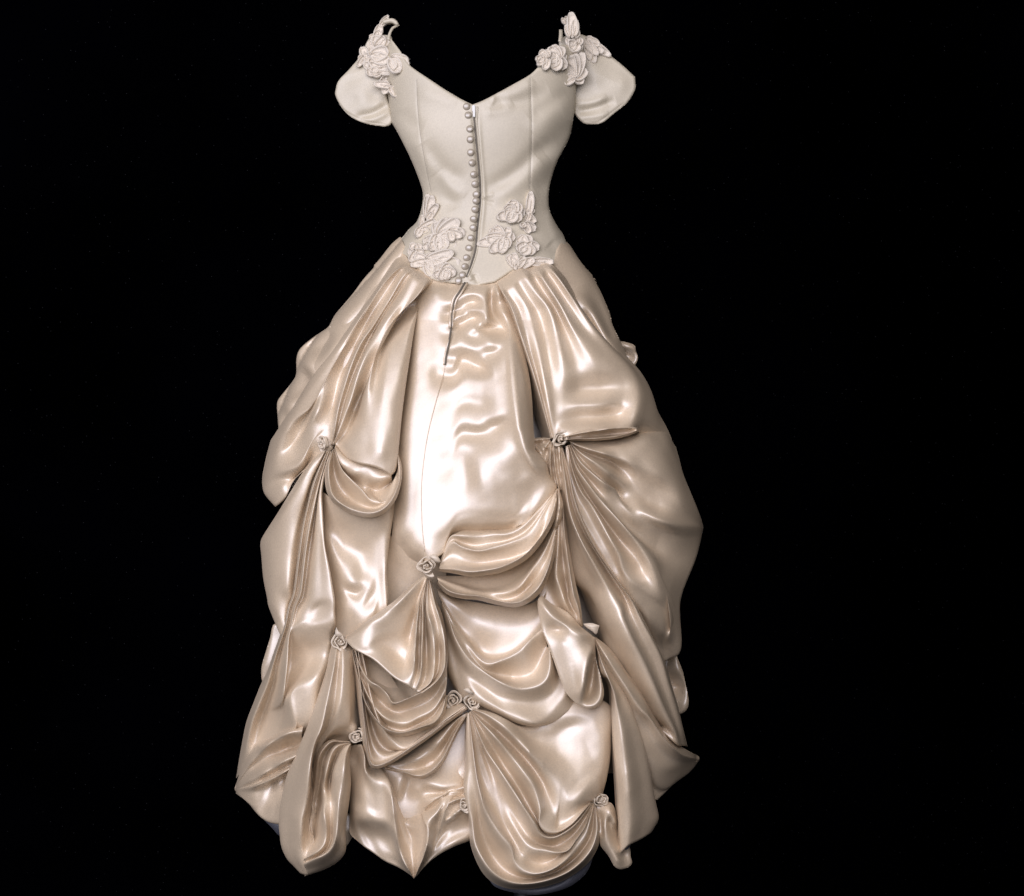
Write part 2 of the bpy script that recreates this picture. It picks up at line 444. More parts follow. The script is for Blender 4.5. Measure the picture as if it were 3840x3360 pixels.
# --- pieces that lie furthest back
sheet_part('hip_drape', "h 255,470 180,530 60,680 0,740 a 1150,0 1040,120 930,270 760,470 725,540 700,585 560,680 430,790 393,890 392,1040 330,1140 225,1270 207,1320 215,1440 222,1545 280,1600 600,1250 900,1000 1100,700 1350,250 1340,20",
  """a 700,585,-5 660,690,-40 560,830,-48; a 410,880,12 480,940,24 560,960,24; a 392,1060,-8 430,1110,-48 470,1170,-50; a 225,1320,10 290,1330,20;
     a 222,1540,-5 260,1480,-40; a 1000,250,5 820,520,10 740,640,12; a 1150,120,15 1020,330,15; a 800,640,20 640,880,26 520,1030,15""", roll=14)
sheet_part('hip_drape', "h 1640,640 1700,480 1760,500 1800,540 1900,690 2048,870 b 1290,30 1400,210 1500,440 1530,560 1600,710 1690,900 1730,970 1830,1180 1700,1200 1400,950 1100,500 880,100 820,0",
  """b 1140,270,28 1250,330,42 1340,450,48 1450,620,50 1560,800,42 1620,900,30; b 1180,350,26 1240,470,38 1300,600,35; b 1240,420,8 1320,580,4 1420,760,0;
     b 1250,100,10 1330,280,8 1440,520,6 1540,720,0; b 1050,150,10 1130,300,5; b 1450,850,-10 1600,980,-15 1720,1080,-15""", roll=16)
sheet_part('side_puff', "b 1550,770 1600,718 1680,730 1740,757 1755,820 1772,870 1755,930 1722,965 1700,990 1600,980",
  "b 1600,740,10 1680,760,18 1730,800,14; b 1600,830,-18 1690,860,-22 1740,900,-8; b 1650,900,6 1710,950,0", roll=12, base=30)
sheet_part('side_puff', "r 1400,680,-20 1465,690,-20 1530,790,-20 1580,920,-10 1640,1080,-10 1670,1220,-10 1702,1380,-10 1690,1480,-10 1640,1530,-15 1600,1545,-20 1480,1500,-40 1350,900,-40",
  "r 1480,800,-70 1420,880,-75; r 1500,950,-20 1580,1020,-5 1620,1120,0; r 1510,1220,-70 1620,1250,-70; r 1640,1400,-8 1620,1480,-15", roll=16, base=40)
sheet_part('back_hem', "e 350,80 310,200 255,380 245,450 255,525 300,560 450,400 480,150", "e 340,200,5 290,380,10 270,460,5", roll=12, base=20)
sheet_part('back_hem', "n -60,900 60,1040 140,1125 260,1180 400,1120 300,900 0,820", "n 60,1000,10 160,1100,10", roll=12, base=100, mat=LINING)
sheet_part('back_hem', "n 780,900 960,900 1000,1050 950,1130 910,1190 870,1245 800,1280 700,1100", "n 900,1000,10 900,1120,15", roll=12, base=430)

# --- right half
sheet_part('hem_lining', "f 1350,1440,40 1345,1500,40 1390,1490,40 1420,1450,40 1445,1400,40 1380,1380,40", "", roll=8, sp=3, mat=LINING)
sheet_part('knot_tail', "f 1165,1100,40! 1190,1200,45 1205,1350,50 1215,1420,50 1270,1490,55 1320,1575,60 1370,1597,60 1430,1580,60 1455,1548,55 1445,1500,50 1430,1410,30 1350,1350,20 1340,1200,30 1290,1085,40",
  """f 1230,1110,60 1255,1200,70 1240,1300,74 1290,1430,76 1340,1520,80 1390,1560,80; f 1190,1150,35 1220,1260,36 1225,1350,44; f 1280,1110,70 1310,1200,76 1345,1280,70; f 1280,1200,44 1300,1330,44; f 1380,1500,40 1430,1480,45""", roll=10, sp=3, sig=5)
# --- left half
# --- centre
sheet_part('rose_flap', "r 90,250,70 45,310,80 60,450,85 105,640,90 150,760,95 220,950,100 300,1180,105 360,1310,105 440,1400,105 530,1452,110 610,1482,110 700,1470,110 755,1400,105 775,1300,100 745,1150,95 700,1000,90 680,850,80 685,715,60! 620,660,60 520,580,50 380,430,50 200,330,60",
  """r 75,280,98 150,390,114 250,495,120 400,592,122 540,650,114 665,714,84; r 170,590,86 280,605,84 330,610,88; r 120,520,96; r 300,720,118 400,900,126 440,1100,130 490,1350,132; r 200,750,112; r 662,770,108 648,860,124 610,1050,130 575,1250,132 535,1410,130;
     r 690,800,60 668,950,44 630,1150,40 590,1330,54 556,1415,90; r 683,1000,82 722,1120,100 748,1250,112 738,1380,120 690,1440,122 620,1460,124 545,1445,124; r 220,350,62 400,525,58""", roll=8, sig=5, sp=3.5)
sheet_part('inner_hem', "e 1180,1100,0 1210,1300,0 1290,1560,0 1400,1590,0 1600,1560,0 1700,1500,0 1840,1500,0 1840,700,0 1500,1000,0",
  """e 1390,1240,-10 1330,1420,-14; e 1340,1240,14 1300,1400,10; e 1500,1300,40 1650,1360,46 1790,1310,44; e 1400,1335,14 1600,1385,10 1780,1340,10; e 1480,1480,14 1560,1420,40 1700,1370,46 1800,1345,46; e 1430,1500,0 1480,1420,2; e 1560,1500,20 1750,1430,30; e 1700,1200,30""",
  strokes=[("e 1810,1400 1700,1400 1600,1440", 6, 10, 2), ("e 1810,1420 1720,1440 1620,1490", 6, 10, 2), ("e 1810,1380 1700,1375 1560,1420", 6, 10, 2)], roll=8, sig=6, base=None, mat=SATIN)
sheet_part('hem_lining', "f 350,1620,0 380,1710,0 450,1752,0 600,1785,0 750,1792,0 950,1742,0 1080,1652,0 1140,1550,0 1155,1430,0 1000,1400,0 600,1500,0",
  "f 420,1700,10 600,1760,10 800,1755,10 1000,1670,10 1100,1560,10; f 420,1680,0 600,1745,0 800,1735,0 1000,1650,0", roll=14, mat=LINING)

# --- cloth laid through traced fold lines
def drape(name, curves, **k): return loft(name, curves, parent=dress, **k)
drape('center_panel', """h 540,845,-10 a 1530,250,-20 1480,600,-24 1430,1100,-24 1370,1500,-24 1340,1780,-24 c 1330,700,-24 1300,1100,-24 1285,1300,-50 1290,1420,-84;
 h 600,865,0 a 1590,250,14 1560,600,18 1510,1100,18 1440,1600,18 c 1425,600,18 1410,900,18 1390,1120,14 1390,1260,-20 1400,1370,-54 1440,1440,-76;
 h 650,872,4 a 1650,250,20 1650,600,22 1630,900,22 1620,1200,26 1560,1600,26 c 1510,600,24 1490,900,24 1480,1150,24 1500,1290,14 1540,1400,-24;
 h 690,880,6 a 1720,250,26 1740,560,22 1760,900,20 1748,1030,12 1730,1200,28 1690,1450,30 1650,1650,30 c 1580,500,30 1560,800,28 1560,1100,30 1575,1260,34 1610,1370,32;
 h 750,888,10 b -20,240,16 -20,340,32 -30,450,12 -30,540,30 -20,640,18 0,760,38 10,870,18 0,950,22 20,1045,12 0,1150,42 -10,1290,42 -20,1400,42 -30,1500,42 -30,1580,42 -30,1680,42 c 1800,430,40 1790,560,34 1770,740,40 1740,950,40 1740,1090,40 1745,1180,30 1735,1300,26;
 b 60,160,14 60,300,32 50,420,10 55,480,32 55,555,4 60,680,40 65,780,40 70,880,10 90,960,12 100,1060,44 100,1200,48 95,1310,42 90,1400,52 80,1500,54 80,1600,38 70,1720,50 d -60,500,46 -30,700,48 m 765,-60,48 725,70,44 685,190,30 660,270,-20;
 b 180,155,20 190,260,38 190,345,12 190,415,44 195,490,10 200,580,48 220,670,36 230,780,50 240,880,34 260,980,20 270,1060,62 270,1200,66 260,1310,58 260,1420,66 250,1520,66 240,1600,48 230,1710,62 d 80,520,76 120,700,80 180,880,68 m 1000,50,60 955,150,36 940,240,-24;
 b 300,160,26 300,280,42 310,400,50 320,520,52 330,605,16 340,690,60 350,770,62 360,830,46 380,950,74 400,1100,84 400,1300,86 400,1450,84 400,1530,62 400,1640,72 d 260,480,92 320,640,80 370,800,60 390,940,50 m 1180,80,46 1145,150,30 1125,230,-24;
 b 372,155,14 368,300,-4 375,430,-4 420,520,10 470,570,16 490,620,16 495,700,58 500,850,78 510,1000,88 520,1150,98 540,1350,106 560,1500,106 575,1640,104 d 425,430,104 482,530,90 530,640,70 550,760,50 530,860,44 500,950,46 455,1060,38;
 b 400,150,10 430,250,40 450,350,22 480,440,44 520,520,42 543,600,50 538,700,68 543,850,88 555,1050,106 580,1300,118 612,1550,124 d 425,280,124 468,430,116 530,560,100 590,625,80 665,690,54 655,780,48 600,880,44 540,970,42 490,1055,34;
 b 425,150,0 480,250,6 530,370,0 580,480,0 608,560,10 648,700,30 690,880,38 730,1100,42 750,1300,46 765,1600,50 d 550,300,52 556,430,54 605,470,60 660,560,62 668,610,56 702,680,38 747,735,26 692,830,30 622,907,30 562,977,30 487,1064,24""", roll='l', seed=40, vary=.12, dive=40, under=90, sync=True)
drape('recess_fold', """c 1262,1150,-40 1258,1400,-56 1250,1600,-72 1240,1790,-84;
 c 1340,1180,-16 1340,1400,-50 1340,1600,-66 1340,1790,-84; c 1430,1220,-10 1430,1400,-40 1430,1600,-62 1430,1790,-84; c 1530,1250,-10 1530,1400,-26 1530,1600,-62 1530,1790,-84;
 c 1620,1330,0 1640,1450,-24 1660,1600,-62 1680,1790,-84; c 1750,1380,-10 1760,1480,-34 1775,1600,-62 1795,1790,-84""", roll='-', seed=50)
drape('hem_gather', """e 1480,1510,-20 1560,1445,-10 1680,1390,0 1800,1312,0;
 e 1500,1492,20 1580,1430,44 1690,1372,52 1802,1340,44;
 e 1505,1530,4 1600,1470,16 1700,1410,24 1806,1385,26;
 e 1502,1575,44 1600,1525,56 1700,1450,64 1810,1415,50;
 e 1520,1600,4 1620,1560,20 1720,1490,32 1816,1445,32;
 e 1560,1640,24 1660,1590,50 1740,1530,62 1822,1470,50;
 e 1600,1720,-10 1700,1660,0 1770,1590,16 1835,1500,20""", roll='-', seed=41)
drape('hip_drape', """h 240,470,0 170,530,0 60,670,0 0,735,0 a 1150,0,0 1040,120,0 930,270,0 760,470,0 725,540,-5 700,585,-10 560,680,-5 430,790,5 393,890,5 392,1040,-5 330,1140,-5 225,1270,5 207,1320,5 215,1440,0 222,1545,-10 235,1680,-20;
 h 262,490,15 205,560,20 a 1230,0,24 1110,160,22 990,330,24 840,500,24 800,590,0 740,680,-20 620,770,-22 520,860,16 480,950,26 500,1070,-14 440,1180,-20 330,1290,20 290,1350,20 290,1450,-10 290,1570,-30 300,1690,-40;
 h 275,520,10 240,600,10 a 1280,30,5 1180,190,5 1060,370,5 930,560,0 860,680,-10 790,780,-20 690,880,-10 620,960,10 560,1040,16 540,1130,-20 470,1230,-10 400,1320,10 360,1400,0 340,1500,-30 340,1600,-40 350,1700,-50;
 h 300,560,-10 290,640,-20 a 1330,80,-20 1230,260,-20 1100,460,-20 980,650,-30 900,800,-40 820,930,-40 740,1050,-40 660,1150,-40 600,1240,-50 540,1330,-50 480,1420,-50 440,1500,-50 420,1600,-50 420,1700,-60""", roll='f', seed=3)
drape('left_panel', """h 255,560,0 a 1270,20,10 1150,225,20 1000,430,22 850,650,26 700,850,26 540,1060,22 400,1280,16 270,1470,8 215,1560,0 150,1660,0 c 270,330,0 230,480,0 197,640,0 195,720,0 215,800,0 300,900,-10;
 h 280,600,20 a 1300,40,40 1180,240,45 1030,450,46 890,660,46 740,870,44 590,1080,44 450,1280,46 350,1450,50 290,1580,46 c 350,330,44 300,480,40 285,600,34 300,690,4 340,745,22 380,830,0;
 h 310,650,30 a 1320,50,46 1200,240,32 1060,440,28 930,640,36 790,880,46 660,1090,48 560,1280,54 480,1392,56 430,1480,20 415,1600,-12 c 440,400,-12 470,480,5 500,560,36 525,615,-30 480,650,-34 450,700,0;
 h 350,700,40 a 1350,30,70 1180,225,72 1030,470,72 900,680,68 780,880,60 680,1080,56 620,1260,54 590,1400,56 575,1500,44 595,1600,34 c 640,330,30 690,360,22 740,385,12 770,382,10;
 h 375,720,40 a 1390,40,52 1240,270,22 1110,460,16 1010,640,12 925,800,4 835,1000,2 772,1200,6 732,1400,20 727,1550,30 c 772,370,12;
 h 410,745,40 a 1430,70,62 1290,300,56 1130,560,58 1010,730,64 912,960,68 842,1180,68 785,1400,62 752,1600,50 c 788,372,20;
 h 430,755,40 a 1470,80,48 1340,270,32 1200,490,30 1080,710,30 985,910,26 907,1110,26 847,1300,30 797,1500,38 c 795,372,20;
 h 460,775,40 a 1520,95,62 1400,320,60 1230,560,68 1080,800,74 985,1010,76 907,1260,70 837,1450,64 777,1620,50 c 800,374,22;
 h 500,800,40 a 1590,115,60 1470,320,58 1340,520,54 1210,760,48 1120,950,34 1045,1150,14 965,1330,2 903,1480,8 852,1600,20 c 812,376,20;
 h 535,830,40 a 1650,130,74 1530,290,86 1400,430,88 1300,545,88 1215,690,84 1140,880,76 1090,1100,72 1065,1320,74 1045,1500,72 970,1620,66 880,1690,48 c 905,410,44 870,445,30;
 h 550,845,20 a 1682,140,40 1548,300,12 1425,440,4 1325,560,4 1240,705,20 1175,890,48 1135,1100,66 1115,1320,78 1100,1500,82 1070,1640,82 c 1080,400,82 1010,528,72;
 h 555,850,10 a 1695,150,0 1575,330,-4 1475,480,16 1395,620,44 1325,760,66 1275,920,78 1245,1100,84 1225,1300,88 1215,1500,90 1205,1700,90 c 1200,450,90 1165,566,80;
 h 560,852,0 a 1700,160,-10 1590,340,10 1515,500,38 1455,680,60 1415,900,72 1375,1100,76 1335,1300,78 1315,1500,80 1295,1700,80 c 1275,460,78 1245,602,72;
 h 562,853,-10 a 1704,165,-20 1580,330,0 1532,500,26 1497,700,40 1467,900,46 1437,1100,48 1410,1300,50 1387,1500,50 1360,1790,50 c 1342,520,54 1320,605,56 1292,634,58""", roll='b', seed=5, dive=70)
drape('left_pouch', """c 815,385,10 900,470,20 1010,510,30 1110,530,30 1200,550,30 1310,540,10;
 c 810,395,36 870,490,46 960,540,46 1060,560,44 1180,600,44 1290,600,36;
 c 808,402,40 860,520,48 950,580,46 1060,625,50 1180,655,52 1285,640,44;
 c 806,410,30 850,570,14 940,680,2 1060,740,-8 1180,770,-8 1300,700,4;
 c 804,415,44 870,590,54 960,690,52 1040,770,54 1130,870,64 1240,860,50 1330,640,40;
 c 800,420,34 810,620,12 870,760,10 975,855,8 1080,905,26 1180,905,46 1295,800,50 1345,600,42;
 c 795,420,52 755,560,78 760,720,86 800,835,96 920,925,100 1050,966,102 1150,964,102 1240,918,100 1312,822,90 1357,690,76 1362,570,60 1346,470,50;
 c 790,425,40 735,570,56 735,740,56 788,858,64 920,953,70 1050,993,72 1152,993,72 1247,945,70 1326,845,60 1373,690,46 1376,560,36 1345,450,36""", roll='l', seed=2, wr=1.0, under=90)
drape('left_drape', """c 700,440,10 640,490,10 540,620,14 440,780,14 330,960,10 215,1140,2 180,1215,0 190,1340,0 205,1520,0 240,1700,0 l 430,1070,0 500,1250,0 555,1380,0 600,1480,-20;
 c 710,440,35 655,500,44 565,640,46 475,800,44 380,960,40 290,1140,32 255,1300,26 275,1500,24 305,1700,22 l 500,1070,20 555,1230,12 590,1350,2 620,1450,-10;
 c 720,440,40 670,520,40 600,660,38 540,820,34 490,1000,30 445,1200,28 415,1400,28 395,1600,24 l 590,1000,14 600,1200,4 610,1330,0 630,1430,-10;
 c 728,442,34 688,530,20 620,680,4 570,850,-8 525,1050,-12 495,1250,-14 470,1450,-10 435,1680,-4 l 640,1050,-4 615,1240,-4 600,1340,-10 560,1480,-10;
 c 732,442,10 695,560,-10 640,700,-20 590,900,-30 550,1100,-30 515,1300,-30 480,1500,-30 450,1690,-20 l 660,1050,-20 630,1240,-20 610,1340,-20 570,1480,-20""", roll='f', seed=8)
drape('left_skirt', """c 690,780,-20 700,1000,-20 715,1250,-20 760,1480,-20 800,1700,-20 l 1160,1280,-20 1180,1400,-30 1180,1520,-40;
 c 730,800,40 738,950,14 745,1100,-6 775,1250,14 825,1450,18 865,1600,12 905,1700,16 l 1295,1100,20 1310,1220,8 1310,1350,-10 1300,1520,-40;
 c 850,900,70 858,1000,40 868,1120,2 880,1250,-10 905,1400,26 950,1560,36 985,1645,4 1010,1710,20 l 1425,1110,26 1435,1220,26 1420,1340,10 1400,1500,-40;
 c 1000,950,76 1008,1050,46 1018,1180,16 1032,1310,-8 1062,1450,0 1095,1600,22 1115,1690,6 1135,1750,16 l 1580,1140,22 1570,1220,14 1550,1330,-20;
 c 1150,960,76 1158,1060,48 1165,1200,20 1166,1350,8 1172,1500,2 1192,1650,6 1205,1760,8 l 1670,1140,4 1660,1200,-10;
 c 1280,880,44 1270,1000,26 1255,1150,14 1243,1350,8 1238,1500,8 1245,1650,8 1250,1760,8 l 1725,1130,0 1720,1180,-10;
 c 1318,850,0 1303,1000,-4 1280,1150,-8 1258,1350,-8 1252,1500,-8 1265,1660,-8 1260,1780,-8 l 1738,1150,-10""", roll='l', seed=4, under=80, gain=1.0, vary=.15)
drape('left_fold', """c 735,440,10 690,540,-5 620,700,-20 570,900,-30 522,1100,-30 485,1350,-30 445,1650,-25 l 635,1100,-20 595,1300,-20 545,1450,-20 485,1620,-20 428,1790,-20 e 250,540,-15 190,690,-15 137,830,-15 107,970,-15 80,1120,-15 58,1255,-20;
 c 738,440,36 688,545,30 620,710,24 570,910,22 528,1100,20 492,1350,20 452,1650,20 l 645,1100,18 604,1300,18 555,1450,14 495,1620,14 440,1790,14 e 262,540,12 202,690,10 148,830,8 116,970,6 90,1120,0 64,1250,-20;
 c 740,440,52 695,550,54 632,720,60 582,920,62 542,1100,62 507,1350,58 467,1650,54 l 662,1100,56 620,1300,54 572,1450,50 512,1620,48 462,1790,46 e 290,540,46 225,690,42 170,830,38 136,970,30 112,1100,14 80,1230,-20;
 c 748,440,40 703,560,34 643,730,34 594,930,36 557,1100,36 522,1350,34 485,1650,32 l 680,1100,34 640,1300,32 595,1450,28 545,1620,20 505,1790,14 e 340,530,-2 300,670,-14 250,830,-30 215,980,-30 190,1080,-20 140,1180,-26;
 c 757,440,56 720,560,58 668,730,62 622,930,64 588,1100,64 552,1350,60 518,1650,56 l 722,1100,56 684,1290,54 662,1370,56 e 452,220,60 440,400,62 428,540,64 420,625,64 410,740,14 370,860,-12 310,970,-24 240,1060,-34;
 c 768,440,44 712,600,36 668,800,26 638,1000,22 600,1250,20 568,1500,22 535,1700,28 l 752,1100,36 712,1280,46 692,1335,54 e 478,170,34 484,300,-6 474,420,-14 450,560,14 432,640,58 440,760,40 430,870,14 390,950,-16 330,1000,-34;
 c 776,440,52 716,600,48 678,800,50 662,1000,50 650,1250,50 626,1500,50 600,1700,48 l 850,1100,44 790,1230,48 765,1290,54 e 545,170,34 548,280,-8 532,400,-18 495,510,8 465,595,48 455,650,60 490,790,52 510,890,30 470,930,-10 420,960,-34;
 c 779,440,50 720,600,50 684,800,52 680,1000,54 692,1250,54 692,1500,54 692,1700,52 l 975,1100,40 932,1220,42 945,1295,46 e 650,185,24 652,270,-2 620,370,-6 575,470,18 530,545,54 500,620,58 530,780,48 560,870,26 550,920,-30;
 c 782,440,46 724,600,48 690,800,50 692,1000,56 708,1250,56 754,1480,54 792,1700,52 l 1140,1150,46 1150,1275,40 e 775,172,14 760,250,4 735,330,4 700,410,26 660,480,46 640,570,48 640,780,30 640,870,10 630,920,-30;
 c 785,440,20 735,600,14 700,800,8 703,1000,6 720,1250,4 766,1480,2 806,1700,2 l 1156,1150,2 1164,1275,0 e 795,180,-10 790,260,-20 780,340,-20 755,430,-10 730,500,0 710,590,0 690,780,-10 640,870,-30 640,920,-40""", roll='b', seed=6, under=70)
drape('left_point', """e 580,840,-10 450,880,-20 350,930,-30 260,975,-32 190,1000,-16 125,1070,-4 78,1230,0 43,1335,0;
 e 560,900,30 470,912,42 380,952,44 300,1007,38 220,1078,28 150,1160,22 90,1260,12 46,1340,2;
 e 560,1010,-50 470,1032,-46 380,1067,-40 290,1102,-28 210,1152,-14 140,1217,-4 80,1290,4 47,1343,2;
 e 560,1070,20 490,1110,38 400,1150,42 300,1208,38 200,1265,30 130,1300,20 49,1346,4;
 e 540,1130,-4 440,1182,2 340,1233,4 240,1288,4 150,1324,6 51,1350,4;
 e 520,1160,30 430,1212,40 330,1270,40 230,1312,34 140,1340,22 53,1356,5;
 e 500,1250,-24 400,1282,-28 320,1322,-26 240,1362,-4 150,1377,10 57,1366,5;
 e 480,1350,-4 400,1380,-16 310,1420,-18 240,1440,0 170,1430,10 61,1374,4;
 e 470,1480,24 400,1490,30 350,1500,12 270,1505,-4 200,1490,8 140,1450,8 62,1380,2;
 e 460,1625,6 385,1617,14 330,1607,8 290,1594,6 230,1550,4 150,1462,2 60,1382,0""", roll='l', seed=9, wr=1.0)
drape('inner_hem', """e 1180,1050,-42 1190,1150,-42 1210,1280,-60;
 e 1270,1050,-36 1280,1200,-36 1290,1320,-50;
 e 1385,1050,-21 1380,1200,-18 1360,1330,-17 1350,1370,-60;
 e 1400,1050,-36 1395,1200,-36 1380,1340,-33 1392,1380,-60;
 e 1520,1000,-24 1510,1180,-22 1500,1300,-10 1500,1350,-27 1500,1450,-21 1500,1560,-30;
 e 1650,950,-24 1650,1180,-22 1650,1340,-6 1650,1380,-22 1640,1450,-10 1640,1520,-24;
 e 1840,900,-24 1840,1180,-22 1830,1300,-6 1830,1345,-18 1830,1420,-9 1830,1520,-24""", roll='-', seed=2)
drape('hem_drape', """n 880,150,-30 900,400,-30 910,700,-30 910,950,-30 910,1090,-20 960,1150,-10;
 n 960,140,-10 970,300,-24 980,500,10 985,700,26 985,900,26 1000,1080,0 1060,1230,0;
 n 1020,135,20 1040,250,16 1052,400,26 1072,560,48 1082,750,50 1082,930,48 1092,1080,-2 1150,1290,0;
 n 1040,135,40 1075,250,64 1080,400,70 1132,500,68 1190,680,58 1200,850,54 1200,960,58 1210,1100,2 1270,1300,4 1310,1400,0;
 n 1050,140,30 1110,270,26 1160,390,16 1240,505,62 1290,680,64 1300,850,62 1300,985,66 1330,1150,14 1380,1330,12 1430,1455,0;
 n 1060,145,20 1180,280,16 1260,400,20 1332,530,66 1374,720,86 1400,950,94 1432,1150,96 1482,1320,94 1552,1480,84 1602,1572,50;
 n 1070,145,0 1220,290,0 1300,420,0 1368,560,24 1418,780,28 1452,950,26 1492,1110,28 1532,1260,34 1582,1420,44 1608,1577,36;
 n 1440,640,-70 1470,740,-40 1500,850,-10 1560,980,0 1590,1100,6 1605,1230,18 1612,1380,34 1613,1580,36;
 n 1560,700,-70 1620,800,-40 1680,900,6 1710,990,26 1715,1110,40 1700,1250,54 1665,1400,58 1620,1578,40;
 n 1660,720,-70 1705,830,-20 1742,940,64 1770,1040,88 1764,1180,94 1724,1330,90 1682,1440,80 1630,1572,44;
 n 1800,620,-60 1830,720,-10 1850,790,24 1842,890,68 1862,1000,44 1862,1110,24 1832,1250,36 1762,1390,42 1650,1560,36;
 f 50,760,-10 45,960,20 n 2000,760,66 1960,860,66 1960,980,48 1960,1080,20 1930,1200,36 1850,1340,38 1720,1475,30;
 f 95,760,0 92,980,30 n 2060,820,50 2060,900,50 2060,1000,30 2060,1100,26 2050,1190,40 2048,1245,30 1900,1312,20;
 f 300,700,-10 290,960,10 290,1150,10 280,1290,10 250,1360,0 150,1395,0""", roll='-', seed=12, ends='b')
drape('hanging_drape', """e 795,225,10 775,300,20 745,450,34 662,700,40 602,870,42 562,970,42 500,1120,40 448,1240,38 415,1380,36 390,1520,34 385,1650,34 n 148,1080,34 168,1240,34 232,1380,34 300,1450,34 370,1530,32;
 e 812,215,30 795,300,50 768,450,66 695,700,70 640,870,74 605,990,76 545,1140,76 505,1260,74 475,1390,70 455,1540,66 n 235,1000,62 230,1120,58 250,1260,58 300,1370,56 350,1450,50 395,1535,40;
 e 830,210,40 820,300,75 795,450,96 745,690,106 705,870,112 650,1000,118 615,1140,120 595,1290,118 580,1420,116 555,1560,112 n 375,940,110 372,1080,102 365,1220,90 370,1340,78 390,1440,64 430,1545,42;
 e 845,205,30 845,300,58 832,450,68 800,690,70 760,850,60 700,960,38 660,1080,18 640,1240,4 625,1380,8 610,1500,22 n 450,900,38 435,1060,46 430,1220,56 440,1330,70 455,1420,64 480,1520,42;
 e 860,205,40 865,290,70 874,450,86 862,690,86 842,840,66 785,930,36 725,1010,-10 690,1120,-34 670,1280,-34 n 500,700,-34 480,900,0;
 e 885,210,30 905,300,58 915,450,66 920,690,60 925,830,42 890,920,14 810,960,-20 750,1050,-40 710,1150,-40 n 540,600,-40 510,800,-30;
 e 925,220,10 945,300,36 948,450,38 942,690,36 938,830,32 935,920,14 890,980,-30 830,1060,-50 780,1160,-50 760,1300,-50 750,1500,-50;
 e 960,230,-10 985,320,-30 1000,450,-40 1005,690,-40 1010,850,-40 1000,960,-70 940,1060,-90 880,1160,-100 840,1300,-100 830,1500,-100""", roll='f', seed=11)
drape('second_drape', """n 915,92,30 800,84,40 740,70,46 660,98,50 588,175,46 540,260,36 520,400,10 505,600,-20 475,800,-30 440,1000,-20 400,1200,0;
 n 920,96,50 810,92,66 742,82,72 675,112,76 605,195,76 565,285,70 548,400,40 525,600,-10 495,800,-20 455,1000,-10 420,1200,20;
 n 915,100,36 820,108,36 755,105,34 700,145,32 648,225,30 615,320,26 595,450,4 565,600,-30 535,760,-30 485,900,0 460,1060,20 440,1240,40;
 n 918,105,50 830,122,62 765,148,72 715,215,78 685,300,78 655,420,74 630,560,70 613,680,66 600,780,40 560,900,24 520,1060,14 480,1200,36 440,1300,60 405,1400,62;
 n 918,108,44 850,140,48 790,200,44 750,300,34 715,420,22 692,520,14 680,620,30 672,720,74 645,800,96 640,900,110 655,1050,114 650,1180,114 600,1270,110 520,1325,104 420,1375,80;
 n 920,110,48 860,160,60 815,250,76 778,350,92 765,450,98 757,560,94 735,650,86 718,740,72 703,850,74 707,1000,74 702,1160,74 655,1280,74 565,1350,74 430,1410,70;
 n 921,112,52 880,180,68 856,280,94 840,420,110 814,600,116 792,760,118 777,950,118 762,1120,118 717,1250,114 632,1330,108 522,1377,100 420,1425,80;
 n 923,115,40 897,200,46 892,320,64 888,450,72 868,640,76 842,820,78 828,1000,78 817,1150,76 792,1260,72 722,1370,66 602,1450,62 440,1500,54;
 n 926,120,10 908,220,14 910,380,30 919,540,34 906,700,34 884,860,34 861,1050,34 868,1240,34 850,1320,32 780,1400,32 650,1480,32 430,1557,34""", roll='b', seed=7, wr=1.0)
drape('lower_swag', """e 1050,258,10 1200,420,10 1320,600,0 1450,720,0 1600,720,0 1760,680,10;
 e 1030,260,40 1080,450,46 1130,650,46 1200,820,44 1320,900,44 1480,860,36 1650,760,36 1800,703,36;
 e 1010,262,62 1050,450,78 1090,650,86 1160,850,90 1250,975,90 1340,1045,86 1450,990,70 1620,850,60 1810,713,48;
 e 995,264,42 1030,450,42 1060,680,34 1100,880,26 1160,1010,18 1250,1060,20 1380,1010,30 1560,880,38 1815,720,44;
 e 985,266,60 1015,450,70 1040,700,72 1070,900,70 1112,1040,66 1190,1098,66 1330,1048,70 1550,903,70 1820,726,52;
 e 975,268,46 1005,450,54 1030,700,54 1055,900,52 1085,1070,56 1120,1140,60 1200,1125,60 1340,1052,62 1550,910,66 1822,730,48;
 e 968,268,70 997,450,86 1022,700,96 1045,900,102 1066,1075,108 1102,1166,110 1200,1150,110 1350,1060,108 1550,922,104 1700,807,90 1825,734,56;
 e 958,266,46 982,450,50 1006,700,52 1030,900,54 1053,1085,56 1096,1189,62 1200,1175,62 1353,1087,62 1554,945,60 1706,828,52 1828,742,42;
 e 950,262,20 962,450,10 986,700,10 1012,900,10 1040,1090,14 1092,1180,30 1200,1165,30 1352,1080,30 1552,938,30 1704,822,30 1828,742,26""", roll='-', seed=13, wr=1.0)
drape('under_swag', """e 1180,1120,0 1300,1100,0 1450,1000,0 1600,880,0 1820,760,20;
 e 1185,1150,32 1320,1170,38 1470,1110,48 1600,1000,54 1720,850,50 1826,762,40;
 e 1190,1170,30 1330,1200,26 1480,1182,18 1592,1112,14 1662,1012,20 1742,872,30 1830,764,40;
 e 1195,1185,50 1330,1215,62 1460,1250,78 1560,1206,84 1642,1110,86 1697,1000,82 1752,890,66 1834,766,45;
 e 1195,1192,14 1330,1226,20 1470,1266,30 1570,1222,34 1654,1120,34 1710,1000,34 1764,890,34 1838,770,30""", roll='l', seed=14, wr=.8)
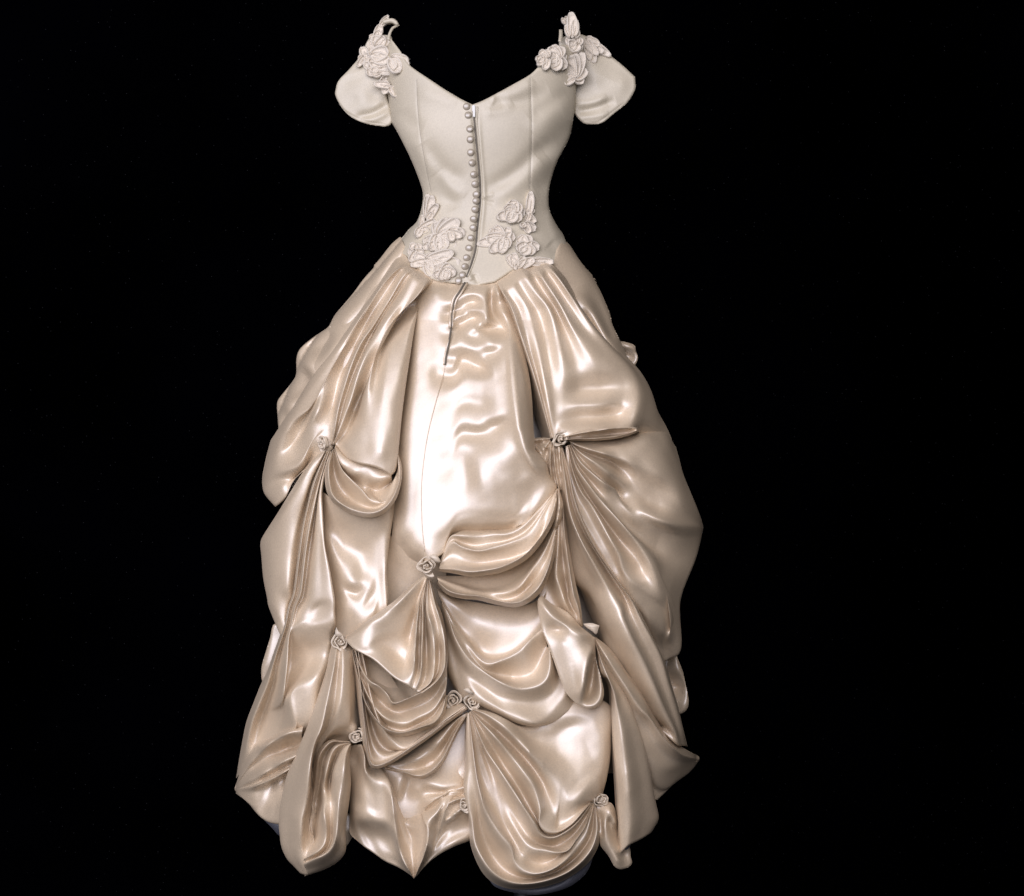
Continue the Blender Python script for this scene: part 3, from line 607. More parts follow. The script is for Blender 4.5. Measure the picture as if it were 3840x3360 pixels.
drape('large_swag', """m 540,690,-20 700,780,-20 900,820,-20 1100,850,-20 1300,840,-20 1440,760,-20 1530,560,-30;
 m 550,720,10 700,840,10 880,960,2 1060,1020,0 1240,1010,2 1380,940,6 1460,840,10;
 m 560,760,16 690,960,2 820,1130,-10 960,1260,-4 1120,1265,8 1270,1185,16 1370,1085,20 1470,970,24;
 m 570,780,34 690,1005,48 810,1190,50 950,1342,54 1090,1312,60 1230,1240,60 1340,1130,54 1480,1010,40;
 m 575,792,34 685,1025,46 800,1220,46 940,1380,40 1080,1430,28 1220,1445,20 1360,1415,22 1480,1200,20;
 m 585,810,54 645,960,76 705,1130,88 800,1280,96 930,1400,100 1080,1498,100 1240,1555,98 1390,1540,96 1475,1480,92 1508,1370,82 1502,1200,60;
 m 580,850,24 640,1070,34 720,1270,44 830,1430,54 960,1530,62 1100,1610,68 1260,1660,64 1420,1650,54 1540,1560,40 1580,1400,24 1535,1180,10;
 f 30,70,-10 80,170,10 160,280,30 280,315,66 420,380,76 560,450,82 700,480,80 800,440,62 890,340,56 960,240,44 900,80,10;
 f 30,90,-30 85,200,-20 175,320,-6 280,336,40 412,398,48 556,470,52 700,500,50 820,470,46 930,390,44 990,290,30 930,80,0;
 f 40,110,-50 95,220,-40 185,335,-30 280,330,-10 412,392,-6 556,464,-4 700,500,14 830,490,24 960,420,26 1040,320,16 960,80,-10""", roll='-', seed=15)
drape('lower_pouch', """f 186,405,20 174,600,26 176,800,30 160,950,34 166,1080,36 195,1160,40 206,1290,40 220,1420,40 284,1580,44 366,1680,46 478,1734,48 600,1747,48 762,1730,48 904,1688,46 1006,1632,44 1108,1551,40 1180,1443,36 1210,1320,32 1204,1200,30 1174,1105,24;
 f 195,400,60 192,600,80 197,800,92 187,960,94 202,1100,92 228,1230,92 238,1340,96 260,1430,100 328,1553,108 402,1634,112 500,1688,114 620,1707,114 760,1692,112 900,1648,110 1001,1592,108 1091,1510,102 1154,1416,98 1184,1300,88 1179,1190,76 1168,1100,50;
 f 200,395,62 210,600,86 225,800,100 240,960,96 260,1100,78 280,1230,54 320,1370,46 380,1490,46 450,1580,50 540,1640,56 650,1668,56 770,1648,52 890,1606,48 1000,1528,46 1080,1438,44 1140,1330,46 1160,1200,50 1165,1098,44;
 f 203,392,70 222,600,100 245,800,112 275,970,116 330,1150,118 430,1310,118 530,1430,118 550,1530,118 600,1598,120 700,1630,120 810,1608,118 910,1550,114 1000,1460,108 1085,1350,98 1130,1220,84 1162,1096,52;
 f 206,390,62 232,560,72 270,760,64 330,950,60 410,1120,62 500,1290,68 580,1420,82 620,1490,94 680,1540,84 770,1550,74 870,1510,74 970,1420,72 1060,1310,68 1120,1190,64 1158,1094,46;
 f 209,388,62 245,530,68 300,730,60 370,930,57 450,1100,60 540,1260,76 630,1390,104 700,1438,112 780,1450,110 870,1470,110 960,1455,106 1025,1370,98 1095,1270,88 1125,1170,78 1154,1092,50;
 f 211,387,62 255,540,66 320,720,56 400,910,54 490,1080,56 590,1250,62 670,1360,74 760,1410,66 860,1420,60 960,1370,60 1040,1290,58 1110,1180,58 1150,1090,44;
 f 214,386,72 262,520,98 332,680,108 432,830,114 532,980,118 622,1120,120 702,1240,120 760,1330,118 850,1352,114 960,1300,110 1040,1230,100 1100,1150,86 1146,1088,52;
 f 217,384,64 285,500,64 370,640,60 470,800,56 570,950,56 650,1090,58 720,1210,68 790,1320,80 880,1330,78 980,1270,72 1060,1190,64 1142,1086,44;
 f 220,382,74 305,480,96 400,580,106 510,710,110 620,850,114 700,970,116 745,1140,116 738,1240,114 780,1300,116 850,1315,116 920,1295,110 1000,1240,102 1080,1150,88 1138,1084,50;
 f 224,378,64 330,460,68 440,550,56 560,670,46 670,790,44 760,920,54 820,1060,66 860,1180,82 880,1275,84 950,1240,84 1030,1170,82 1134,1078,50;
 f 230,370,78 320,400,98 440,470,106 540,560,110 630,660,106 730,760,94 840,850,84 920,930,86 950,1010,94 970,1060,98 1050,1060,94 1130,1062,70 1160,1078,46;
 f 235,362,64 350,390,80 480,450,84 600,520,62 720,600,46 850,680,44 960,760,54 1030,840,64 1060,920,74 1100,970,88 1140,1020,76 1180,1062,46;
 f 240,350,14 380,395,20 540,470,24 680,500,36 820,520,36 950,520,32 1050,560,44 1120,700,52 1160,820,62 1190,900,66 1205,980,58 1203,1040,36;
 f 300,330,0 450,380,10 600,420,16 750,430,26 900,400,34 1050,400,42 1180,450,48 1240,600,54 1240,750,54 1232,870,50 1220,990,40 1212,1040,26;
 f 300,300,-20 500,340,-10 700,360,0 900,330,10 1100,280,20 1285,350,30 1288,600,34 1280,750,34 1255,900,34 1228,1000,24 1218,1050,16""", roll='b', seed=16, wr=1.0, under=110)
drape('center_swag', """m 540,590,-20 700,590,-20 900,590,-20 1100,550,-20 1280,460,-20 1420,320,-20 1540,110,-20;
 m 545,600,20 680,640,4 850,680,-6 1000,690,0 1150,650,8 1310,530,14 1440,370,20 1550,150,16;
 m 547,610,40 680,665,36 840,712,32 1000,742,34 1130,742,46 1240,692,62 1330,580,58 1460,390,50 1555,170,30;
 m 550,620,38 680,692,46 820,734,42 980,768,36 1120,784,34 1250,745,34 1370,625,36 1480,430,38 1558,190,28;
 m 552,640,58 640,718,88 760,752,100 900,762,108 1050,802,114 1200,824,118 1310,786,114 1412,690,106 1482,550,98 1527,400,86 1554,250,50;
 m 548,655,26 630,742,48 755,780,56 890,790,62 1045,830,66 1205,852,68 1325,814,66 1432,716,62 1504,560,56 1547,400,48 1564,250,36""", roll='l', seed=17, wr=1.0, under=90)
drape('center_fold', """m 560,430,-30 640,300,-30 720,200,-24 850,130,-20 1000,110,-10 1150,110,-10 1300,60,-10 1440,-60,-10 1555,-145,0;
 m 570,450,0 650,280,10 740,205,0 880,180,-4 1020,178,-4 1150,174,0 1290,118,6 1450,-40,16 1558,-145,20;
 m 575,460,20 660,262,48 760,252,58 880,258,60 1020,242,60 1160,236,58 1290,165,54 1460,-20,46 1560,-145,34;
 m 573,475,22 665,282,44 750,305,40 860,330,36 970,318,38 1160,280,42 1315,195,46 1472,-8,42 1562,-145,28;
 m 571,485,24 668,300,56 740,338,72 830,368,80 910,378,82 1010,350,78 1175,300,72 1332,215,64 1482,0,54 1564,-145,36;
 m 569,500,28 662,395,34 760,405,44 880,418,46 1010,405,48 1185,372,56 1362,268,60 1496,8,52 1567,-145,36;
 m 566,512,36 680,478,44 800,474,40 920,474,36 1050,454,36 1200,424,44 1385,322,54 1510,15,50 1571,-145,34;
 m 564,526,60 700,537,92 820,557,110 940,547,116 1100,514,120 1280,420,120 1402,290,116 1492,150,110 1542,10,84 1578,-145,52;
 m 560,545,34 700,567,56 820,590,66 950,582,70 1115,547,72 1300,450,72 1427,310,70 1522,150,66 1567,20,44 1588,-145,30""", roll='l', seed=18, wr=1.0, under=100, gain=1.25, vary=.3)
drape('gather_fold', """d 735,770,30 700,900,34 660,1030,30;
 d 745,765,56 728,900,66 690,1040,44;
 d 752,765,34 745,900,34 715,1040,24;
 d 762,765,60 772,900,80 745,1050,64 710,1110,20;
 d 770,770,40 796,900,60 780,1040,44 730,1120,10;
 d 775,780,10 806,900,20 795,1040,14 745,1125,0""", roll='l', seed=3, wr=.5)
drape('center_flap', """m 440,595,40 350,655,56 200,795,66 50,905,66 e 1080,42,66 960,142,62 890,190,50;
 m 443,598,60 362,675,86 225,810,102 80,935,110 e 1095,75,112 985,170,110 905,208,90;
 m 447,602,58 375,700,80 270,860,88 140,1010,96 e 1140,150,104 1040,250,118 960,268,112;
 m 450,605,58 385,725,74 310,910,72 230,1090,74 e 1190,230,86 1150,310,112 1100,343,124;
 m 453,606,60 395,745,70 350,930,56 308,1110,46 282,1270,60 250,1400,104 205,1468,126;
 m 457,608,72 405,760,94 378,950,110 358,1200,126 345,1400,132 305,1525,128;
 m 459,609,64 412,780,82 400,950,86 392,1200,88 383,1400,104 335,1545,122;
 m 461,610,74 425,780,94 421,950,104 413,1200,124 407,1400,128 360,1560,122;
 m 463,610,64 440,800,76 444,1000,68 452,1200,58 452,1360,64 430,1500,98 375,1570,120;
 m 466,611,76 458,850,96 472,940,112 507,1050,116 522,1200,120 518,1400,122 482,1510,122 385,1580,120;
 m 470,612,64 492,820,82 543,1000,84 562,1180,76 557,1350,82 522,1460,96 400,1585,114;
 m 474,613,72 512,800,96 567,980,112 604,1160,122 610,1330,124 577,1440,124 500,1525,122 410,1590,116;
 m 478,614,30 532,800,44 587,940,50 624,1150,50 627,1340,54 602,1440,64 522,1535,80 410,1598,96""", roll='b', seed=19, wr=.8, under=80)
drape('flap_pouch', """e 975,245,-10 1080,330,-30 1200,400,-34 1320,470,-34 1440,520,-24 1540,480,-24 1630,380,0;
 e 960,255,10 1060,370,0 1180,480,0 1300,570,0 1420,640,4 1540,560,10 1640,400,20;
 e 955,262,40 1040,420,44 1120,520,36 1210,600,30 1280,660,48 1420,645,60 1560,525,58 1655,380,46;
 e 952,268,62 1020,440,88 1080,525,98 1150,560,104 1215,625,108 1258,690,112 1350,662,112 1480,600,110 1590,512,104 1662,390,70;
 e 950,274,46 1010,460,52 1070,590,44 1140,660,38 1220,732,34 1300,764,38 1430,724,46 1570,640,56 1668,480,54;
 e 948,280,62 1005,480,78 1060,620,82 1130,740,82 1220,820,82 1340,850,84 1450,800,86 1570,740,88 1660,600,70;
 e 946,286,48 1000,500,48 1050,660,44 1120,780,40 1220,867,40 1330,897,44 1430,862,54 1560,790,64 1655,660,54;
 e 944,292,66 995,520,88 1045,680,100 1110,790,108 1190,880,116 1290,915,120 1380,905,120 1480,870,116 1570,838,108 1630,760,92 1662,640,70;
 e 940,296,34 985,530,40 1035,700,48 1100,812,54 1185,904,62 1290,942,66 1385,932,66 1490,894,66 1587,860,62 1647,772,54 1674,640,40""", roll='l', seed=20, wr=.8, under=80)
drape('right_panel', """b 395,150,-10 435,270,-20 495,400,-40 570,640,-70 630,840,-90 690,1070,-100 760,1350,-100 850,1640,-60;
 b 405,135,20 468,260,26 538,390,30 623,640,30 688,840,30 758,1070,30 838,1350,28 925,1640,14;
 b 412,130,52 492,270,64 562,395,72 645,635,76 712,840,76 785,1070,76 858,1330,72 940,1645,40;
 b 438,110,46 532,270,50 622,400,48 692,640,44 752,860,42 817,1090,44 880,1340,48 950,1645,34;
 b 495,75,52 622,250,56 722,420,60 782,650,62 832,880,64 872,1100,64 915,1340,60 970,1645,36;
 b 555,20,48 682,250,48 802,430,42 867,650,42 912,880,44 947,1100,50 970,1330,54 1000,1640,40;
 b 625,-25,58 782,220,66 922,410,68 1002,650,70 1045,880,70 1060,1050,64 1065,1200,52 1060,1340,54 1050,1470,48 1040,1560,56 1035,1640,50;
 b 705,-20,48 852,220,42 982,410,38 1080,640,44 1150,870,56 1190,1020,56 1210,1180,34 1210,1330,60 1200,1450,36 1180,1560,66 1150,1610,70;
 b 765,-40,62 902,170,76 1042,390,82 1162,620,86 1302,820,86 1390,1000,74 1420,1170,36 1410,1320,68 1390,1440,34 1370,1530,70 1330,1580,88;
 b 805,-60,56 962,140,58 1112,370,60 1252,590,66 1430,800,74 1560,980,80 1630,1150,62 1610,1310,62 1570,1430,36 1550,1510,70 1510,1556,96;
 b 855,-70,66 1002,100,78 1152,320,78 1312,560,72 1502,780,70 1672,960,74 1772,1130,86 1790,1280,94 1760,1410,92 1720,1490,92 1680,1550,100;
 b 880,-75,50 1030,90,44 1190,330,30 1370,580,26 1580,810,24 1750,990,34 1850,1160,54 1880,1310,66 1860,1430,70 1830,1520,56 1800,1590,20;
 b 890,-80,40 1050,90,30 1220,340,10 1400,590,0 1620,820,-4 1790,1000,4 1900,1190,22 1950,1370,36 1950,1500,36 1940,1590,16 1930,1680,-20;
 b 900,-80,20 1070,100,10 1240,360,-10 1430,610,-18 1640,850,-22 1740,1000,-20 1830,1180,-12 1980,1420,0 2060,1565,-4 2090,1640,-14 2115,1710,-30""", roll='-', seed=21, wr=.7, dive=70)
drape('loop_fold', """b 1000,1650,20 1150,1590,56 1330,1545,78 1500,1530,86 1660,1525,90 1740,1540,92;
 b 1005,1655,50 1150,1612,80 1330,1578,98 1510,1552,106 1670,1546,108 1758,1556,104;
 b 1008,1658,34 1150,1625,50 1330,1600,54 1500,1582,58 1650,1576,70 1756,1564,98;
 b 1010,1662,34 1150,1636,44 1330,1620,44 1500,1606,48 1650,1594,64 1757,1568,98;
 b 1012,1668,56 1170,1652,82 1340,1650,92 1510,1638,100 1650,1610,106 1760,1572,104;
 b 1012,1680,26 1170,1664,50 1340,1664,58 1515,1652,64 1660,1622,70 1768,1580,80""", roll='l', seed=2, wr=.4)
drape('gather_fold', """d 690,322,20 620,320,10 530,325,0; d 690,332,44 620,336,36 530,345,20; d 690,340,30 620,360,14 540,390,-6; d 692,346,46 640,410,40 590,470,16;
 d 695,352,34 660,450,22 635,560,6; d 702,355,52 690,500,54 700,650,30 735,745,16; d 710,358,36 708,500,28 722,640,16 748,745,6; d 718,360,56 728,520,60 744,650,42 765,765,26; d 735,365,36 750,520,30 765,650,20 780,765,0; d 760,368,50 770,520,44 785,650,24 800,780,0; d 800,370,20 800,520,0 810,650,-10 820,780,-20""", roll='-', seed=4, wr=.4)
drape('right_drape', """d 838,330,-10 1050,335,-10 1250,325,-10 1400,285,10 1550,270,14 1680,290,10 1760,400,-10;
 d 846,342,20 1050,362,30 1250,362,42 1430,345,56 1560,340,56 1700,390,40 1785,490,-2;
 d 853,350,44 1060,400,52 1280,402,58 1480,420,66 1640,460,60 1750,530,30 1812,600,0;
 d 858,358,56 960,400,68 1120,445,72 1260,478,76 1390,530,76 1580,600,64 1760,690,50 1885,790,0;
 d 861,364,40 960,432,34 1080,482,24 1200,528,6 1320,612,-2 1480,722,6 1650,800,16 1800,870,30 1948,950,0;
 d 864,370,60 960,462,72 1080,542,78 1180,616,78 1262,665,40 1380,765,0 1560,880,6 1760,955,20 1985,1070,0;
 d 865,375,42 950,492,38 1050,602,32 1150,692,22 1250,785,-14 1350,880,10 1520,985,54 1740,1058,66 1985,1090,5;
 d 864,380,60 940,520,72 1050,626,80 1160,716,80 1240,772,58 1300,880,40 1400,980,34 1600,1100,30 1780,1180,20 1970,1170,0;
 d 860,382,40 920,542,34 1010,662,28 1100,772,26 1190,882,26 1270,972,26 1380,1092,16 1540,1222,12 1740,1320,4 1940,1300,0;
 d 852,384,58 915,570,74 1010,710,84 1130,860,88 1270,1020,90 1400,1160,86 1520,1290,76 1610,1420,70 1680,1560,50 1800,1680,0;
 d 846,386,42 895,592,36 975,762,28 1080,922,20 1200,1092,16 1310,1232,18 1405,1352,20 1455,1450,26 1510,1560,56 1590,1680,56 1700,1780,20 r 1530,450,0 1490,600,-4 1464,690,-10 1500,770,-40 1560,900,-60;
 d 840,388,56 880,600,64 950,780,62 1040,900,62 1120,1040,68 1200,1190,74 1280,1330,74 1310,1450,72 1375,1545,70 1470,1640,54 r 1280,310,44 1390,470,30 1430,640,0 1440,780,-50 1500,920,-70;
 d 835,390,40 865,620,38 920,820,36 1000,960,32 1090,1120,30 1180,1280,30 1250,1420,30 1320,1560,48 1400,1680,44 r 1190,360,40 1290,510,26 1370,660,-10 1410,800,-60 1450,950,-80;
 d 830,392,40 850,640,36 890,830,38 960,1000,40 1050,1170,40 1150,1350,34 1250,1520,30 1360,1710,20 r 1150,430,6 1250,580,-4 1330,700,-30 1370,800,-60 1410,950,-80;
 d 826,394,10 840,660,0 875,850,0 940,1020,0 1030,1190,0 1130,1370,0 1230,1540,0 1340,1720,-10 r 1130,470,-20 1230,620,-30 1310,740,-60 1350,830,-80 1390,960,-100""", roll='f', seed=22)
drape('inner_drape', """d 740,900,-10 690,1100,-10 640,1300,-10 610,1500,-10 600,1700,-10 r 70,360,-10;
 d 765,880,20 740,1100,24 720,1300,30 700,1480,26 r 205,120,14 250,280,8 340,430,8 460,560,6;
 d 775,870,30 765,1100,40 752,1300,48 738,1470,56 r 262,80,64 300,180,66 350,320,58 420,440,34 490,560,18;
 d 785,865,26 785,1080,30 790,1280,20 810,1480,14 835,1620,12 r 375,260,18 430,400,20 510,565,18;
 d 795,862,50 805,1060,78 825,1240,88 855,1450,92 890,1660,90 r 462,290,86 500,420,78 528,570,40;
 d 800,865,14 818,1060,24 845,1250,32 880,1460,36 918,1640,34 r 497,280,34 520,420,32 535,572,14""", roll='l', seed=23, wr=1.0)
drape('long_drape', """d 745,430,-40 760,700,-80 785,1000,-90 815,1250,-100 850,1500,-100 r 500,150,-110 560,300,-110 620,450,-110 700,650,-110 790,850,-110 900,1030,-90 1080,1250,-60 1220,1450,-40 1400,1700,-30 f 1630,500,-20;
 d 768,420,0 770,700,-14 795,1000,-14 840,1250,-14 890,1500,-14 r 610,250,-14 690,450,-14 770,650,-14 840,850,-14 940,1030,-14 1080,1250,-14 1220,1450,-14 1400,1700,-14 f 1650,500,0;
 d 774,415,30 798,700,32 835,950,30 895,1150,28 970,1370,28 1050,1560,26 r 660,280,14 760,520,14 865,760,16 965,960,22 1080,1140,30 1200,1330,34 1340,1560,36 1480,1720,36 f 1700,540,30;
 d 780,410,52 815,650,80 860,950,100 945,1180,110 1075,1415,114 1195,1620,116 1290,1770,116 r 985,480,116 1080,700,116 1180,890,114 1270,1080,108 1350,1270,102 1440,1480,94 1560,1730,86 f 1815,640,66;
 d 785,408,44 830,620,52 880,880,44 960,1090,40 1080,1300,40 1210,1500,44 1330,1690,48 r 1080,460,64 1180,690,68 1270,880,70 1360,1080,70 1430,1270,68 1510,1490,66 1600,1730,62 f 1840,640,50;
 d 790,406,56 845,600,82 895,850,96 970,1050,98 1080,1270,96 1235,1500,94 1370,1690,92 r 1100,345,88 1180,520,86 1270,690,84 1390,930,82 1460,1180,80 1540,1450,74 1620,1740,68 f 1858,640,46;
 d 795,405,24 855,610,34 915,850,36 990,1060,36 1095,1275,36 1255,1510,36 1390,1690,36 r 1125,345,36 1210,520,36 1300,695,34 1420,935,32 1495,1180,28 1575,1450,20 1645,1745,14 f 1874,645,0""", roll='l', seed=24)
drape('knot_drape', """r 668,698,14 768,770,24 876,880,30 1005,1065,34 1205,1345,34 f 1655,475,26 1755,605,24 1872,684,20 1962,732,4;
 r 674,710,50 760,798,74 865,926,90 1010,1136,94 1200,1406,94 f 1630,498,86 1740,638,80 1860,718,62 1962,742,18;
 r 680,722,62 755,840,92 850,980,112 1000,1215,118 1180,1480,118 f 1590,430,118 1710,600,110 1840,715,88 1962,750,22;
 r 680,735,54 740,870,70 830,1040,72 960,1270,72 1120,1530,72 f 1560,500,64 1660,680,58 1810,780,52 1955,768,18;
 r 680,750,36 725,900,50 800,1080,52 910,1310,52 1060,1580,52 f 1440,500,54 1550,700,60 1680,830,56 1800,850,38 1890,850,4;
 r 680,760,14 715,920,20 780,1110,20 880,1340,20 1020,1620,20 f 1480,640,22 1570,850,26 1650,960,18 1720,980,8 1790,932,0;
 r 680,770,-10 710,940,-10 770,1130,-10 870,1370,-10 1000,1650,-10 f 1470,700,-10 1560,900,-6 1610,1040,-6 1640,1062,-6""", roll='f', seed=25)
drape('hem_panel', """r 675,760,6 700,920,10 738,1110,14 f 1270,150,16 1285,350,16 1296,600,16 1316,850,16 1331,1100,16 1342,1300,16 1348,1474,20;
 r 678,755,40 715,920,60 762,1110,72 f 1288,150,80 1306,350,84 1322,600,84 1342,850,84 1358,1100,80 1368,1300,74 1378,1452,64;
 r 682,752,62 735,930,94 810,1120,110 880,1290,116 f 1330,300,118 1370,500,120 1400,720,120 1425,950,118 1440,1180,108 1430,1405,84;
 r 684,750,54 750,930,76 850,1130,86 950,1330,92 f 1360,280,94 1430,470,96 1480,680,96 1520,920,94 1540,1160,86 1510,1365,68;
 r 687,748,46 765,930,64 880,1130,72 1010,1340,78 f 1460,400,80 1535,620,78 1585,830,74 1615,1000,70 1640,1120,64 1656,1200,58 1642,1245,52 1602,1312,46""", roll='b', seed=26)

# ------------------------------------------------------------------ bodice
sheet_part('bodice', "g 440,240,0! 500,320,0 550,400,0 700,505,5 800,570,5 890,622,8 945,648,10! 1010,622,8 1100,575,5 1200,520,5 1300,462,5 1360,405,0 1480,280,0 1600,330,0 1590,500,0 1575,700,0! 1545,850,0 1470,1000,0 1430,1120,0 1415,1220,0 1425,1310,0 1470,1400,0 1510,1460,0 h 1760,560,0 1655,690,10! 1430,742,14 1290,762,14 1200,815,14 1115,872,14! 930,905,14 800,888,14 660,874,14 550,852,14 450,780,14 370,715,14 300,630,10! 160,560,0 g 510,1470,0 550,1420,0 600,1370,0 630,1280,0 637,1200,0 620,1130,0 560,980,0 480,820,0 445,760,0! 410,600,0 395,520,0 380,380,0",
  "", edge=False, strokes=[
   ("g 600,480 605,650 625,850 660,1050 690,1190", 5, -2.2), ("g 1300,455 1310,800 1305,1000 1297,1210", 5, -2.2),
   ("g 1440,860 1330,950 1240,1040 1130,1120 1010,1180", 29.9, -11.016), ("g 1420,980 1300,1080 1180,1170 1060,1230", 34.5, 7.344), ("g 1560,760 1440,900 1350,980", 39.1, -12.24), ("g 1500,1000 1400,1140 1330,1180", 34.5, -9.792), ("g 1560,640 1420,720 1330,840", 46, 8.568),
   ("g 1420,560 1280,620 1150,640 1050,660", 27.6, -7.344), ("g 1560,560 1400,660 1300,740", 27.6, -6.12), ("g 1330,500 1240,560 1120,610", 25.3, 6.12), ("g 1200,640 1120,680 1010,700", 20.7, 4.896),
   ("g 640,880 720,1000 800,1070 900,1120", 29.9, -8.568), ("g 560,860 640,960 720,1080", 29.9, 7.344), ("g 700,1080 780,1200 830,1300", 25.3, -4.896), ("g 500,680 560,760 640,800", 29.9, -6.12), ("g 740,1060 800,1150 900,1220", 27.6, 6.12), ("g 660,1150 760,1230 880,1260", 27.6, -4.896),
   ("g 600,560 720,600 850,640", 27.6, 4.896), ("g 1040,560 1075,610 1050,660", 9, 4), ("g 1000,1220 1080,1200", 8, 3), ("g 1000,1240 1080,1260", 8, -3),
   ("g 945,650 955,760 967,880 987,1080 992,1200 987,1290 972,1420 962,1540 937,1630 905,1720", 9, -12), ("g 985,700 985,800 1000,1000 1015,1200 1000,1400 980,1560", 9, 5),
   ("g 1420,1300 1440,1400 1480,1480", 18.4, 6.12), ("g 650,1250 620,1400 560,1500", 20.7, 6.12), ("h 1600,520 1700,620", 23, -7.344), ("h 450,560 380,660", 23, 4.896), ("h 1420,760 1300,785 1160,865", 5, 5), ("h 860,780 900,860", 10, 8), ("h 920,800 960,890", 9, -6)],
  roll=9, back=40, sp=3.0, sig=2, mat=BODICE, gain=1)
# the far side of the bodice
V = []; F = []; ys = np.linspace(430, 1000, 24); na = 40
for y in ys:
    c = np.interp(y, _ty, _tc); h = np.interp(y, _ty, _th)*.88; a = np.interp(y, _ty, _ta)
    for k in range(na+1):
        g = math.pi*k/na; V.append(P(c+h*math.cos(g), y, -a*math.sin(g)*(1+.25*math.exp(-((y-560)/130)**2))-5))
for i in range(len(ys)-1):
    for k in range(na): F.append((i*(na+1)+k, (i+1)*(na+1)+k, (i+1)*(na+1)+k+1, i*(na+1)+k+1))
link('bodice_front', mesh('bodice_front', V, F), BODICE, dress)
# sleeves
sheet_part('sleeve', "g 445,235,20 390,215,20 330,210,10 290,260,16 250,345,20 180,430,24 115,500,24 96,560,20 95,590,20 130,660,30 180,715,36 240,750,40 310,772,44 400,785,44! 432,775,44 450,740,44 430,660,40 412,590,40 405,500,40 430,380,40",
  "g 330,300,44 300,450,52 260,580,54 300,680,52; g 180,560,42 230,660,46; g 380,620,48 370,740,46",
  strokes=[("g 430,640 330,700 220,725", 14, -9), ("g 430,690 340,735 250,745", 12, 6), ("g 150,470 175,560 220,660", 34, -6), ("g 250,440 290,540 370,620", 34, -6), ("g 118,640 160,690 240,736 320,760 420,772", 4, -3)],
  roll=9, back=120, sp=3.0, sig=8, base=-10, mat=BODICE, lip=1, gain=1, key='sleeve_left')
sheet_part('sleeve', "g 1480,260,30 1560,210,20 1640,220,16 1720,265,20 1790,335,22 1880,410,22 1950,475,20! 1955,540,24 1940,580,28 1900,640,34 1820,705,40 1760,755,44 1722,769,44! 1645,768,44 1600,735,44 1575,700,40! 1570,600,40 1560,500,40 1520,400,40",
  "g 1640,320,44 1700,450,52 1740,560,54 1720,680,52; g 1880,500,40 1820,620,44; g 1610,560,46 1640,680,46",
  strokes=[("g 1590,695 1700,668 1830,620", 16, -10), ("g 1570,640 1680,640 1780,600", 16, 6), ("g 1640,500 1720,560 1760,480", 34, -6), ("g 1600,725 1700,722 1790,700", 12, 5), ("g 1660,757 1722,757 1815,692 1895,628", 4, -3)],
  roll=9, back=120, sp=3.0, sig=8, base=-10, mat=BODICE, lip=1, gain=1, key='sleeve_right')

# ------------------------------------------------------------------ fastening
def gp(reg, x, y):
    r = REG[reg]; return r[0]+x/r[2], r[1]+y/r[2]
_rad = 22.5/1.6516*S
V = []; F = []
for i in range(8):
    t = i/7*math.pi*.62; r = math.sin(t)/math.sin(math.pi*.5); d = math.cos(t)
    for k in range(16):
        g = 2*math.pi*k/16; V.append((_rad*min(r, 1)*math.cos(g), -_rad*.5*(d+.1), _rad*min(r, 1)*math.sin(g)))
for i in range(7):
    for k in range(16): F.append((i*16+k, i*16+(k+1) % 16, (i+1)*16+(k+1) % 16, (i+1)*16+k))
BTN = mesh('covered_button', V, F); 
SATINB = fabric('button_satin', (0.34, 0.285, 0.21), 0.34, 2.0)
for (x, y) in [(908,660),(918,712),(928,797),(930,863),(933,943),(943,1007),(953,1080),(960,1140),(967,1205),(967,1243),(960,1297),(950,1358),(948,1412),(933,1475),(921,1537),(908,1597),(898,1652),(883,1703),(857,1738)]:
    X, Y = gp('g', x, y); o = link('covered_button', BTN, SATINB, dress)
    o.location = P(X, Y, depth('bodice', X, Y)+1); o.rotation_euler = (random.uniform(-.25, .25), random.uniform(-3, 3), random.uniform(-.2, .2))
def on(key, s, lift, step=8):
    q = spline(pts(s), False, step); return P(q[:, 0], q[:, 1], depth(key, q[:, 0], q[:, 1])+lift)
ZL = "g 948,655 957,760 969,880 987,1080 993,1200 988,1290 973,1420 963,1540 938,1630 908,1715 "
tube('zipper_tape', on('bodice', ZL, 3), 3.2*S, ZIP, dress)
tube('placket_edge', on('bodice', "g 975,660 973,760 984,880 1000,1080 1004,1200 999,1290 985,1420 975,1540 950,1630 915,1715", 2), 2.6*S, BODICE, dress)
tube('zipper_tape', on('center_panel', "h 838,880 790,960 748,1020 730,1090 718,1190 712,1290", 4), 4.5*S, ZIP, dress)
tube('placket_edge', on('center_panel', "h 818,890 775,960 735,1020 716,1090 704,1190 700,1290", 5), 5*S, SATIN, dress)
tube('placket_edge', on('center_panel', "h 858,880 806,970 764,1030 744,1090 730,1190 722,1290", 4), 4*S, SATIN, dress)
tube('zipper_tape', on('center_panel', "h 700,1370 688,1440 668,1540 655,1630", 4), [4*S]*3+[6*S]*8+[3*S]*200, ZIP, dress) if False else tube('zipper_tape', on('center_panel', "h 712,1290 700,1370 688,1440 668,1540 655,1630", 3), 3.6*S, ZIP, dress)
tube('placket_edge', on('center_panel', "h 690,1400 665,1500 650,1570 645,1630", 4), 3.4*S, SATIN, dress)
SEAM = fabric('seam_stitch', (0.22, 0.19, 0.15), 0.8, 1.4)  # thin dark stitched line along the bodice seams
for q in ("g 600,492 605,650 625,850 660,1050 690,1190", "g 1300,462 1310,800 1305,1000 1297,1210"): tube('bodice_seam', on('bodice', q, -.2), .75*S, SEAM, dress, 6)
tube('skirt_seam', on('center_panel', "h 655,1640 640,1720 c 1680,-20 1640,130 1600,300 1570,500 1550,700 1548,900 1555,1100 1575,1290", -1.2), 1.3*S, SATIN, dress)
